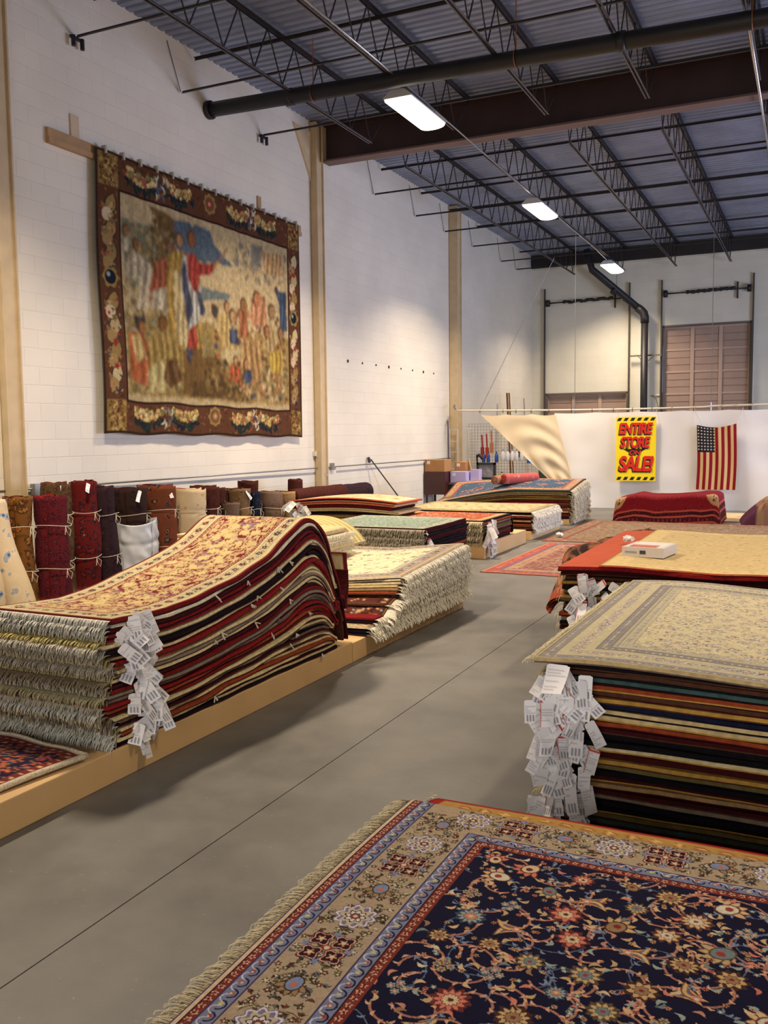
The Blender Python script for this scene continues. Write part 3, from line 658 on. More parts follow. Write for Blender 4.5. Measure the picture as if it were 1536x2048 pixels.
big_stack()
# ================= generic straight stack
def stack(frame, u0, Lu, v0, v1, z0, z1, cols, fcol, place, group, top=None, tops={}, zfs={}, *,  toplabel=None, zf=None, fl=.05, fo=.02, fn=150, fw=.007, jit=.02, tags=None, nv=3, npth=24, order_back=None, seed=3, topn=(120,120), every=1, ends=None, steps=None, fcols=None, sag=.004):
    rs = random.Random(seed); n = len(cols); pitch = (z1-z0)/n; z = z0; out = []
    for k, c in enumerate(cols):
        t = pitch*.84; rank = n-1-k; d = rs.uniform(-jit, jit); is_top = (rank == 0 and top is not None) or k in tops; zk = zfs.get(k, zf)
        N = topn[0] if is_top else npth; K = topn[1] if is_top else nv
        uu = np.linspace(u0+d, u0+Lu+d, N); zz = z+t/2+pitch*.05+wav(N, sag*.5)
        path = np.c_[uu, zz]
        if ends and k in ends: 
            dr = ends[k]; path = np.concatenate([path, np.c_[[uu[-1]+.05, uu[-1]+.08, uu[-1]+.09], [zz[-1]-.02, zz[-1]-.07, dr]]])
        st = (steps[k] if steps else rs.uniform(-jit*.6, jit*.6))*(1 if v1 > v0 else -1)
        vs = np.linspace(v0, v1, K) if steps is None else np.linspace(v0+st, v1, K)
        bk = rs.choice(['black','maroon','brown','taupe']) if not order_back else order_back[k % len(order_back)]
        ob = slab('rug', path, t, vs, frame, pile(c), pile(bk), None, (tops.get(k) or top) if is_top else None, zk, e0=0 if steps else st, ej=.005)
        tag(ob, toplabel if (rank == 0 and toplabel) else f'{CN[c]} rug in {place}, {ORD[rank]}', 'rug', group)
        if fcol is not None and (k % every == 0 or rank == 0):
            f = fcol if not fcols else fcols[k % len(fcols)]
            fringe(u0+d, z+t/2, (vs[0], vs[-1]), frame, f, ob, fl*rs.uniform(.8,1.15), fo*rs.uniform(.7,1.5), fn, fw, zk, random.Random(seed*100+k))
        if tags: tags(ob, k, rank, z+t/2, rs)
        out.append(ob); z += pitch
    return out
F_WHITE = mat('fringe_white', (214,206,184), .95, noise=.2, nscale=50); F_CREAM = mat('fringe_cream', (190,178,146), .95, noise=.25, nscale=50); F_GREY = mat('fringe_grey', (170,160,138), .95, noise=.25, nscale=50)
# ---- white-fringed stack by the aisle (S2): fringe ends face the aisle, near sides step out
def zsl(z0, ya, yb, fa):   # height factor falling towards the near side
    return lambda u, v, z: z0+(z-z0)*(fa+(1-fa)*np.clip((v-ya)/(yb-ya), 0, 1))
FXm = lambda x0: (lambda u, v, z: np.stack([x0-u, v, z], -1))   # rugs running towards the left wall from x0
top2 = lambda s, v: persian(s, v, L(196,186,164), [(.03, L(206,170,126), None,0,0),(.14, L(150,138,130), PT, .03, .09),(.03, L(196,190,170), None,0,0)], L(216,206,168), [(L(120,108,104),L(200,190,160),L(150,140,130),L(180,120,100)),(L(100,96,96),L(214,206,180),L(140,90,80),L(150,150,140))], .2, 21, [L(150,140,130)], .006, 1.0, 1.5).c
def sl2(u, v, z): return zsl(.15, 6.6, 8.0, .78)(u, v, z)-(z-.15)*.16*np.clip(u/.7, 0, 1)
def droop(y0, d): return lambda u, v, z: sl2(u, v, z)-d*np.clip((y0-v)/.3, 0, 1)**1.5
pat = lambda base, pal, sd: (lambda s, v: persian(s, v, base, [(.02, L(196,150,80), None,0,0),(.1, base, pal, .022,.07)], base, pal, .13, sd, [pal[0][1]], .006).c)
stack(FXm(-2.99), 0, 2.2, 6.0, 8.06, .15, .62, ['navy','black','ivory','black','red','taupe','brown','brown','brown','gold','rust','tan','cream','cream','ivory','ivory'], F_WHITE,
      'the white-fringed stack by the aisle', 'rugs of the white-fringed stack by the aisle', top2, {2: pat(L(176,156,124), PT, 3), 8: pat(L(84,40,30), PB, 4), 9: pat(L(186,110,44), PB, 5)}, {8: droop(6.5, .13), 9: droop(6.72, .05)},
      toplabel='cream and grey medallion rug with white fringe, topmost of the aisle stack', zf=sl2,
      fl=.042, fo=.055, fn=420, fw=.012, jit=.015, steps=[.0,.0,.0,.1,.12,.34,.34,.34,.16,.4,.5,.54,.56,.58,.6,.6], topn=(110,110), seed=5)
# patterned strips seen on the stepping-out rugs
for (a, z, col, nm, lb) in ((6.02+.22, .395, None, 'x', ''),):
    pass
# ---- teal topped stack (S3)
top3 = lambda s, v: persian(s, v, L(150,150,136), [(.16, L(150,152,138), [(L(70,90,88),L(190,186,160),L(80,110,104),L(180,170,140))], .03, .08)], L(132,146,130), [(L(74,100,94),L(176,180,156),L(90,130,120),L(200,190,160)),(L(90,100,96),L(200,196,170),L(60,100,94),L(160,120,100))], .14, 31, [L(90,130,120)], .006).c
def tags3(ob, k, rank, z, rs):
    if rank < 7: add_tags(ob, (-3.9, 9.34, z), 1, rs, .05, .16, (.02,.03,.01), .4, .5)
stack(FY, 9.3, 1.35, -3.9, -5.35, .15, .6, ['taupe','rust','tan','tan','brown','rust','black','black','black','maroon','maroon','black','maroon','maroon'], F_GREY, 'the teal-topped stack with dark edges',
      'rugs of the teal-topped stack', top3, toplabel='teal and grey rug on top of the dark-edged stack', fl=.05, fo=.035, fn=300, fw=.012, jit=.02, tags=tags3, topn=(90,90), seed=6, order_back=['black','maroon','black'])
# ---- tagged stack (S5) rugs bent over the platform end
def tags5(ob, k, rank, z, rs):
    add_tags(ob, (-3.86, 11.44, z), 3, rs, .06, .17, (.03,.09,.02), .9, .35)
stack(FY, 11.33, 1.2, -3.92, -5.4, .2, .5, ['black','maroon','red','brown','maroon','taupe','olive','brown','taupe','rust','black'], F_CREAM, 'the tagged stack behind the teal-topped one', 'rugs of the tagged stack',
      lambda s, v: persian(s, v, L(176,140,100), [(.05,L(60,36,30),None,0,0),(.08, L(186,150,100), PT,.02,.07)], L(150,70,44), PB, .16, 41, [L(190,150,100)], .006).c, toplabel='rust-red rug with cream border, topmost of the tagged stack behind the teal one', fl=.05, fo=.04, fn=160, fw=.014, jit=.02, tags=tags5, topn=(70,70), seed=8,
      ends={10:.22, 9:.24, 7:.26, 5:.24})
# ---- beige topped stack (S6)
stack(FXm(-3.93), 0, 2.2, 13.6, 15.2, .13, .44, ['maroon','brown','tan','rust','brown','tan','maroon','red','cream','black','beige'], F_WHITE, 'the beige-topped stack with white fringe', 'rugs of the beige-topped stack',
      lambda s, v: persian(s, v, L(186,168,120), [(.1, L(176,160,116), PT, .025,.08),(.03,L(150,130,90),None,0,0)], L(196,178,132), PT, .2, 51, [L(150,130,90)], .008).c, toplabel='beige rug with white fringe, topmost of its stack near the curtain', fl=.06, fo=.05, fn=260, fw=.014, jit=.02, topn=(80,80), seed=9)
# ---- far left stack with the blue rug (S7)
def z7(u, v, z): return z + (z-.1)*0 - np.clip((u-1.0)/1.6, 0, 1)**1.2*(z-.1)*.55*np.clip(1.3-(v-16.1)/1.2, .2, 1) + (z-.1)*.28*np.clip((v-16.05)/1.1, 0, 1)
stack(FXm(-3.96), 0, 2.6, 16.05, 17.3, .1, .62, ['navy','red','red','cream','rust','maroon','brown','red','rust','olive','gold','taupe','olive','teal'], F_CREAM, 'the far left stack under the blue rug', 'rugs of the far stack',
      lambda s, v: persian(s, v, L(150,100,80), [(.04,L(120,60,50),None,0,0),(.13, L(160,130,100), PB, .035, .11),(.03,L(150,80,66),None,0,0)], L(64,82,102), [(L(120,60,60),L(190,130,110),L(60,80,100),L(170,60,60)),(L(90,50,60),L(176,150,120),L(150,60,60),L(60,80,100))], .3, 61, [L(160,120,100)], .01).c,
      toplabel='blue-field rug with rust border draped over the far left stack', zf=z7, fl=.1, fo=.06, fn=240, fw=.014, jit=.03, topn=(120,90), seed=10)
# ---- orange and cream folded stack (S4)
def fold_path(u0, u1, z, t, side=1):
    r = t*.62; th = np.linspace(-math.pi/2, math.pi/2, 9); a = np.linspace(u0, u1, 14)
    return np.concatenate([np.c_[a, np.full(14, z)], np.c_[u1+np.cos(th)*r*1.5, z+r+np.sin(th)*r], np.c_[a[::-1], np.full(14, z+2*r)]])
FXp = lambda x0: (lambda u, v, z: np.stack([x0+u, v, z], -1))
rs = random.Random(5); z = .15
for k, c in enumerate(['maroon','brown','black','maroon','maroon','cream','gold','tan','black','cream','red','salmon']):
    t = .018 if k < 9 else .02; p = fold_path(rs.uniform(-.06,.06), 1.6+rs.uniform(-.05,.06), z+t/2, t); p[:,1] += .05*np.sin(np.clip(p[:,0]/1.7,0,1)*3.1)*k/11
    tp = None
    o = slab('rug', p, t, np.linspace(11.4, 12.2, 3), FXp(-6.85), pile(c), pile('cream' if k in (5,9,11) else rs.choice(['maroon','gold','brown'])))
    tag(o, f'folded {CN[c]} rug in the low stack before the far rolls, {ORD[11-k]}', 'rug', 'folded rugs of the orange and cream stack'); z += t*2.24+.002
    if k > 5: add_tags(o, (-6.75, 11.36, z), 3, rs, .07, .16, (.14,.03,.01), 0.2, 1.0)
o = slab('rug', np.c_[np.linspace(0, 1.72, 40), z+.02+.06*np.sin(np.linspace(0,1,40)*3.1)], .02, np.linspace(11.38, 12.22, 40), FXp(-6.88), pile('salmon'), pile('red'), None,
     lambda s, v: persian(s, v, L(206,150,110), [(.05,L(190,100,70),None,0,0),(.1,L(220,200,160),PT,.02,.07)], L(220,170,130), PB, .2, 71).c)
tag(o, 'peach and cream rug lying flat on the folded stack before the far rolls', 'rug')
# ---- cream oval bundle and striped rug lying on the aisle stack's left half
def soft(name, x0, x1, y0, y1, z0, h, matl, label, cat, ang=0, seed=1, mats=None, power=.5, group=None, cut=40):
    u = np.linspace(-1, 1, cut); v = np.linspace(-1, 1, cut); U, Vv = np.meshgrid(u, v, indexing='ij')
    prof = np.clip(1-np.abs(U)**5, 0, 1)**power*np.clip(1-np.abs(Vv)**5, 0, 1)**power
    X = U*(x1-x0)/2; Y = Vv*(y1-y0)/2; Z = h*prof*(.82+.3*vnoise(X, Y, .35, seed)) ; c, s = math.cos(ang), math.sin(ang)
    P = np.stack([(x0+x1)/2+X*c-Y*s, (y0+y1)/2+X*s+Y*c, z0+Z], -1).reshape(-1,3); B = P.copy(); B[:,2] = z0
    n = cut*cut; F = [grid_faces(cut, cut), grid_faces(cut, cut, n, True)]
    o = np_mesh(name, np.concatenate([P, B]), np.concatenate(F), [matl], None, None, None, True); tag(o, label, cat, group); return o
for k in range(3):
    c = ['cream','ivory','cream'][k]; p = fold_path(0, 1.15-.04*k, .60+k*.065, .028); th = np.linspace(0, 1, len(p))
    o = slab('rug', p, .028, np.linspace(6.55, 7.7, 24), FXp(-5.15), pile(['gold','cream','beige'][k]), pile(c)); tag(o, ['folded golden-centred cream rug, lowest of the bundle behind the hump','folded cream rug, middle of the bundle behind the hump','pale beige folded rug with shaggy white edge, top of the bundle behind the hump'][k], 'rug', 'folded cream rugs behind the hump')
    fringe(1.17, p[-1,1]-.03, (6.55, 7.7), lambda u, v, z: np.stack([-5.15+1.17+(1.17-u), v, z], -1), F_WHITE, o, .04, .03, 200, .008)
def stripes(s, v):
    P = Paint(s, v, L(206,190,130)); 
    for i in range(40): P.rect(0, 5, i*.09, i*.09+.03, L(170,150,90))
    return P.c
u = np.linspace(0, 1, 40); p = np.c_[u*.62, .56+.24*np.clip(1-(u*1.02)**3.2, 0, 1)]
o = slab('rug', p, .025, np.linspace(8.3, 7.75, 40), FXp(-4.75), pile('cream'), pile('cream'), None, stripes); tag(o, 'yellow and cream striped rug bulging behind the cream bundle', 'rug')
o = soft('rug', -4.74, -4.2, 7.78, 8.2, .56, .18, pile('tan'), 'tan folded rug tucked under the striped rug', 'rug')
# ================= right hand stacks
FXR = lambda x0: (lambda u, v, z: np.stack([x0+u, v, z], -1))
def platform_r(x0, x1, y0, y1, z, label): return platform(x0, x1, y0, y1, z, label)
platform(-.9, 1.6, .7, 2.35, .1, 'low tan platform hidden under the navy rug stack')
platform(-.85, 1.6, 3.45, 5.45, .1, 'low tan platform hidden under the tagged stack at right')
platform(-1.35, 1.6, 5.9, 8.1, .1, 'low tan platform hidden under the salmon and beige stack')
# R1 foreground navy rug on its stack
stack(FXR(-.97), 0, 2.4, 2.33, .75, .1, .555, ['brown','navy','maroon','taupe','black','olive','red','navy','brown','maroon','black','rust','maroon','brown','navy','taupe','black','red'], F_GREY, 'the foreground stack under the navy rug', 'rugs under the navy rug', seed=20, jit=.012, fn=120, every=3, fl=.04, fo=.01)
def topY(s, v):
    P = persian(s, v, L(150,30,24), [(.035, L(150,34,26), None,0,0),(.1, L(176,136,72), [(L(150,90,50),L(220,180,110),L(180,70,50),L(200,150,90))], .02,.06)], L(204,160,90), PB, .15, 81); return P.c
o = slab('rug', np.c_[np.linspace(-.02, 2.4, 240), np.full(240, .568)], .02, np.linspace(2.49, .8, 160), FXR(-.985), pile('red'), pile('maroon'), None, topY, lambda u, v, z: z-.03*np.clip((v-2.34)/.16, 0, 1)**2, e0=0, ej=.004)
tag(o, 'golden yellow rug with red edge peeking out beneath the navy rug', 'rug', None)
fringe(-.02, .565, (2.49, .8), FXR(-.985), F_CREAM, o, .03, .03, 150, .006)
def navy_top(s, v):
    # s runs along X from the fringe, v runs from the far edge towards the camera
    tan = L(166,146,120); blue = L(118,122,148); red = L(120,48,36); navy = L(18,16,44)
    GR = [(L(60,24,24),L(196,150,124),L(196,150,124),L(120,48,36))]
    GB = [(L(24,26,46),L(150,156,180),L(150,70,60),L(180,160,130)), (L(40,40,60),L(176,130,120),L(120,130,160),L(180,160,130))]
    xs, ys = s, v; P = Paint(xs, ys, L(206,196,166)); d = P.edge_d(); off = 0; rs = random.Random(3)
    pur = L(60,48,84)
    for wd, g in ((.012, L(206,180,150)), (.022, red), (.036, blue), (.155, tan), (.036, blue), (.026, red)):
        P.frame(off, off+wd, g); P.frame(off, off+.0035, pur if g is not red else L(50,24,24)); 
        if g is red:
            for x, y, k in P.border_points(off+wd/2, .021): P.flower(x, y, .0085, L(206,160,136), 5, .25, rs.random()); P.flower(x, y, .0032, L(120,40,34))
            for x, y, k in P.border_points(off+wd/2, .0105): P.flower(x+rs.uniform(-.004,.004), y+rs.uniform(-.004,.004), .0022, L(60,24,24))
        if g is blue:
            for i, (x, y, k) in enumerate(P.border_points(off+wd/2, .036)):
                sg = 1 if (i//2) % 2 else -1
                if k == 0: P.arc(x, y, .013, 0 if sg > 0 else math.pi, math.pi if sg > 0 else 2*math.pi, .004, L(24,26,50)); P.arc(x+.014, y, .012, math.pi, 2*math.pi, .0028, L(196,192,196))
                else: P.arc(x, y, .013, -1.57*sg, 1.57*sg, .004, L(24,26,50)); P.arc(x, y+.014, .012, 1.57, 4.71, .0028, L(196,192,196))
                P.flower(x+rs.uniform(-.004,.004), y+rs.uniform(-.004,.004), .0075, rs.choice([L(170,90,76),L(186,176,120),L(150,60,50)]), 5, .25, rs.random()); P.flower(x, y, .003, L(200,186,150))
        if g is tan:
            c0 = off+wd/2; pts = P.border_points(c0, .125)
            for i, (x, y, k) in enumerate(pts):
                j = (i//2)
                for q in range(62):
                    a, bb = rs.uniform(-.062,.062), rs.uniform(-.066,.066); px, py = (x+a, y+bb) if k == 0 else (x+bb, y+a)
                    cc = rs.choice([L(104,94,62),L(110,52,40),L(150,140,100),L(80,66,50),L(204,190,160),L(96,100,104)])
                    if rs.random() < .5: P.leaf(px, py, .022, .008, rs.random()*6.3, L(50,44,36), .3); P.leaf(px, py, .018, .0055, rs.random()*6.3, cc, .3)
                    else: P.flower(px, py, .0085, L(56,44,38), 5, .25, rs.random()); P.flower(px, py, .0068, cc, 5, .3, rs.random()); P.flower(px, py, .0025, L(204,186,150))
                for q in range(3): P.arc(x+rs.uniform(-.04,.04), y+rs.uniform(-.04,.04), .03, rs.random()*6, rs.random()*6+2, .0025, L(96,82,58))
                m = j % 3; ro = 0 if k == 0 else math.pi/2
                if m == 0:
                    P.flower(x, y, .05, L(110,96,130), 10, .1, 0, 1.0); P.flower(x, y, .047, L(206,200,196), 10, .1); P.flower(x, y, .041, L(120,108,140), 10, .1); P.flower(x, y, .037, L(186,170,140), 8, .15); P.rosette(x, y, .026, (L(60,40,50),L(206,200,190),L(120,60,54),L(206,186,150)), 8)
                elif m == 1:
                    for a in range(4):
                        aa = a*math.pi/2+.78; cx, cy = x+math.cos(aa)*.036, y+math.sin(aa)*.036
                        P.flower(cx, cy, .03, L(66,24,30), 4, .18, aa); P.flower(cx, cy, .0265, L(204,150,130), 4, .18, aa); P.flower(cx, cy, .0225, L(44,20,30), 4, .18, aa); P.flower(cx, cy, .012, L(190,130,100), 5, .3); P.flower(cx, cy, .005, L(206,190,150))
                    for a in range(4): P.flower(x+math.cos(a*1.57)*.05, y+math.sin(a*1.57)*.05, .012, L(120,130,156), 5, .3)
                    P.flower(x, y, .013, L(150,80,60), 6, .25); P.flower(x, y, .006, L(210,190,160))
                else:
                    P.palmette(x, y, .038, (L(60,44,36),L(150,120,84),L(120,132,160),L(180,110,90)), ro)
        off += wd
    d = P.edge_d(); inn = d >= off; keep = P.c.copy(); P.c[inn] = navy
    # corner medallion of the border
    pal = [(L(70,44,34),L(196,160,112),L(150,116,84),L(120,50,44)), (L(96,60,44),L(206,170,128),L(206,196,170),L(150,60,52)), (L(60,70,90),L(150,160,150),L(190,130,106),L(206,190,150)), (L(100,44,40),L(204,120,100),L(206,180,140),L(90,40,40)), (L(90,70,50),L(186,160,116),L(110,124,124),L(150,56,48))]
    x0, y0 = xs[0]+off, ys[0]+off; cell = .105; pts = []
    for i in range(14):
        for j in range(16): pts.append((x0+.05+(i+.5*(j%2))*cell+rs.uniform(-.016,.016), y0+.05+j*cell*.92+rs.uniform(-.016,.016)))
    coral = L(168,112,92); bl = L(92,104,128)
    for (x, y) in pts:
        for q in range(3):
            a0 = rs.random()*6.3; dr = rs.choice((-1,1)); r = rs.uniform(.04,.085); th = q < 2; cx = x-r*math.cos(a0); cy = y-r*math.sin(a0)
            pp = P.arc(cx, cy, r, a0, a0+dr*rs.uniform(1.3,3.4), .0052 if th else .0026, coral if th else bl, -r*.35 if th else 0)
            for z in pp[1::2]: P.leaf(z[0]+rs.uniform(-.008,.008), z[1]+rs.uniform(-.008,.008), .017, .006, rs.random()*6.3, L(206,160,128) if th else L(120,134,156), .3)
    for i, (x, y) in enumerate(pts):
        k = rs.random(); r = rs.uniform(.021,.037); c = rs.choice(pal)
        if k < .42:
            P.flower(x, y, r*1.12, c[0], 10, .16); P.rosette(x, y, r, c, rs.choice((8,10,12)), rs.random()); P.flower(x, y, r*.3, c[2], 6, .2); P.flower(x, y, r*.15, c[3])
        elif k < .75: P.palmette(x, y, r*1.25, c, rs.random()*6.3)
        elif k < .87:   # paired curling leaves
            a = rs.random()*6.3
            for sg in (-1, 1):
                px, py = x+math.cos(a+sg*.6)*.02, y+math.sin(a+sg*.6)*.02
                P.leaf(px, py, .07, .026, a+sg*.35, L(110,70,46), sg*.28); P.leaf(px, py, .064, .02, a+sg*.35, L(204,168,112), sg*.28); P.leaf(px, py, .044, .009, a+sg*.35, L(96,110,130), sg*.28); P.leaf(px, py, .03, .004, a+sg*.35, L(150,60,50), sg*.28)
            P.flower(x, y, .012, L(200,120,104), 6, .25); P.flower(x, y, .005, L(206,190,150))
        else:
            for q in range(4): P.rosette(x+math.cos(q*1.57)*.014, y+math.sin(q*1.57)*.014, .011, c, 6)
        for q in range(7):
            a = rs.random()*6.3; rr = rs.uniform(.036,.058); px, py = x+math.cos(a)*rr, y+math.sin(a)*rr; cc = rs.choice(pal)
            if rs.random() < .5: P.flower(px, py, .0075, cc[0], 5, .25); P.flower(px, py, .0062, cc[1], 5, .3, rs.random()); P.flower(px, py, .0025, cc[3])
            else: P.leaf(px, py, .026, .01, rs.random()*6.3, cc[rs.choice((1,2,1))], .35)
    P.c[~inn] = keep[~inn]
    X, Y = xs[:,None]+0*ys[None,:], ys[None,:]+0*xs[:,None]
    P.c *= (.88+.24*vnoise(X, Y, .005, 3))[...,None]
    return P.c
xs = np.r_[np.linspace(0, 1.16, 640), np.linspace(1.17, 2.42, 240)]
def bend(u, v, z): return z-.1*np.clip((v-2.30)/.12, 0, 1)**2+.006*np.sin(u*3+v*4)
vs = np.r_[np.linspace(2.40, 1.05, 740), np.linspace(1.04, .7, 70)]
o = slab('rug', np.c_[xs, np.full(len(xs), .603)], .016, vs, FXR(-1.02), pile('brown'), pile('brown'), None, navy_top, bend, ej=.0)
tag(o, 'navy floral rug with tan border and cream fringe filling the foreground', 'rug')
fringe(.0, .604, (2.38, .72), FXR(-1.02), mat('fringe_fore', (206,192,158), .95, noise=.2, nscale=80), o, .022, .045, 900, .004, lambda u, v, z: bend(u, v, z), name='fringe')
fringe(.0, .603, (2.38, .72), FXR(-1.02), mat('fringe_fore', (0,0,0)), o, .05, .035, 700, .004, lambda u, v, z: bend(u, v, z), random.Random(77))
# R2 tagged stack
def tags_r2(ob, k, rank, z, rs):
    for q in range(4): add_tags(ob, (-.93+.19*rs.random()**1.2+(-.05 if rs.random() < .2 else 0), 3.38-.012*rs.random(), z+.01), 1, rs, .05, .098, (.012,.012,.008), 0, .38)
cols2 = ['olive','red','teal','olive','black','black','grey','maroon','tan','maroon','black','olive','gold','maroon','cream','black','black','maroon','rust','beige','beige','navy','gold','brown','rust','teal','brown','black','maroon']
P2 = [(L(130,120,120),L(200,190,160),L(150,146,150),L(170,120,110)),(L(110,104,116),L(206,196,160),L(130,120,130),L(140,70,70)),(L(120,110,100),L(176,170,160),L(190,160,130),L(110,100,130)),(L(90,90,104),L(160,160,170),L(206,190,150),L(150,100,90))]
def top_r2(s, v):
    P = persian(s, v, L(180,170,142), [(.012, L(176,164,130), None,0,0),(.05, L(142,136,130), P2, .012, .026),(.13, L(182,172,142), P2, .026, .05),(.05, L(136,130,126), P2, .012, .026),(.02,L(166,158,140),None,0,0),(.05, L(176,168,144), P2, .012,.028)], L(196,184,148), P2, .075, 91, [L(110,100,108),L(140,124,110)], .0055, 1.0, 2.4)
    return P.c
def z_r2(u, v, z): return z+(z-.1)*(.012*np.sin(u*4.2+.6)-.02*np.clip((v-3.6)/1.8, -.1, 1))
stack(FXR(-.93), 0, 2.4, 3.42, 5.42, .1, .755, cols2[:-1], mat('fringe_olive', (168,152,110), .95, noise=.3, nscale=40), 'the tagged right-hand stack', 'rugs of the tagged stack at right', zf=z_r2, fl=.05, fo=.03, fn=170, fw=.014, jit=.014, tags=tags_r2, every=2, seed=23, order_back=['black','black','brown','maroon','gold'])
vs = np.linspace(3.36, 5.46, 380); us = np.linspace(-.01, 2.4, 420); us = np.r_[np.linspace(0, 1.1, 330), np.linspace(1.11, 2.4, 90)]
o = slab('rug', np.c_[us, .775+.006*np.sin(us*5)], .02, vs, FXR(-.96), pile('beige'), pile('taupe'), None, top_r2, z_r2, ej=.004)
tag(o, 'ivory rug with pale grey floral pattern, topmost of the tagged stack at right', 'rug')
fringe(.0, .776, (3.37, 5.44), FXR(-.96), mat('fringe_ivory', (220,208,172), .95, noise=.15, nscale=60), o, .02, .035, 500, .006, z_r2)
add_tags(o, (-.86, 3.345, .775), 1, random.Random(2), .085, .1, (0,0,0), .1, .15)
# R3 salmon and beige stack with the box
def tags_r3(ob, k, rank, z, rs):
    for q in range(2): add_tags(ob, (-1.42+.28*rs.random(), 5.79-.02*rs.random(), z+.01), 1, rs, .06, .13, (.02,.012,.01), 0, .6)
def z_r3(u, v, z): return z+.01*np.sin(u*5)*(z > .6)
stack(FXR(-1.48), 0, 2.9, 5.83, 8.05, .1, .745, ['brown','maroon','taupe','black','red','tan','black','brown','cream','maroon','black','taupe','rust','black','brown','olive','gold','olive','black','gold','brown','maroon'], F_CREAM, 'the salmon and beige stack at right', 'rugs of the salmon and beige stack', zf=z_r3, fl=.06, fo=.03, fn=130, fw=.015, jit=.02, tags=tags_r3, every=2, seed=25)
def top_sal(s, v):
    P = Paint(s, v, L(184,88,62)); n = vnoise(P.xs[:,None]+0*v[None,:], v[None,:]+0*P.xs[:,None], .02, 3); P.c *= (.9+.2*n)[...,None]; return P.c
o = slab('rug', np.c_[np.linspace(0, 2.9, 60), np.full(60, .765)], .03, np.linspace(5.8, 8.1, 60), FXR(-1.5), pile('crimson'), pile('maroon'), None, top_sal, z_r3); tag(o, 'plain salmon-red rug under the beige rug on the right stack', 'rug')
fringe(0, .765, (5.82, 8.08), FXR(-1.5), F_WHITE, o, .04, .03, 200, .012, z_r3)
PBG = [(L(170,146,100),L(216,196,146),L(180,150,110),L(170,130,100)),(L(160,140,100),L(206,184,134),L(200,180,130),L(150,130,96))]
def top_bei(s, v): return persian(s, v, L(206,180,124), [(.02,L(196,160,110),None,0,0),(.12, L(208,184,130), PBG, .02,.05)], L(196,172,124), PBG, .12, 95, [L(200,176,124)], .004, .8, 1.2).c
o = slab('rug', np.c_[np.linspace(0, 2.4, 160), np.full(160, .789)], .012, np.linspace(5.795, 8.08, 150), FXR(-1.23), pile('salmon'), pile('red'), None, top_bei, lambda u, v, z: z+.01*np.sin((u+.27)*5), ej=.015); tag(o, 'pale beige rug lying on the salmon rug beneath the white box', 'rug')
# white box
t = thing('cardboard_box', 'flat white cardboard box lying on the pale beige rug', 'box', (-1.0, 6.42, .797))
def rotbox(x0, x1, y0, y1, z0, z1, cx, cy, a):
    b = MB(); b.box(x0, x1, y0, y1, z0, z1); c, s = math.cos(a), math.sin(a); b.v = [(cx+x*c-y*s, cy+x*s+y*c, z) for x, y, z in b.v]; return b
rotbox(-.14, .14, -.17, .17, .805, .87, -1.02, 6.42, -.12).build('box', mat('box_white', (208,200,188), .6), t)
rotbox(-.1, .12, -.12, .15, .87, .8715, -1.02, 6.42, -.12).build('label', mat('box_label', (226,222,216), .5), t)
rotbox(-.1, .08, -.14, -.03, .8715, .8725, -1.02, 6.42, -.12).build('red_print', mat('red_print', (200,110,96), .6), t)
rotbox(-.02, .02, -.1712, -.17, .825, .85, -1.02, 6.42, -.12).build('side_print', mat('ink', (60,56,60), .6), t)
rotbox(-.12, -.04, -.1712, -.17, .83, .842, -1.02, 6.42, -.12).build('side_print', mat('ink_grey', (150,146,150), .6), t)
# crumpled paper
def crumple(x, y, z, r, label, sd):
    b = bmesh.new(); bmesh.ops.create_icosphere(b, subdivisions=3, radius=r); rr = random.Random(sd)
    for v in b.verts: v.co *= rr.uniform(.6,1.15); v.co.z = max(v.co.z, -r*.5)*.7
    me = bpy.data.meshes.new('crumpled_paper'); b.to_mesh(me); b.free(); me.materials.append(mat('white_paper', (226,224,220), .7)); o = link('crumpled_paper', me, None, (x, y, z)); tag(o, label, 'paper')
crumple(-1.28, 7.05, .83, .045, 'crumpled white paper on the beige rug behind the white box', 1)
crumple(-3.6, 14.0, .05, .06, 'crumpled white paper at the corner of the floor rugs', 2)
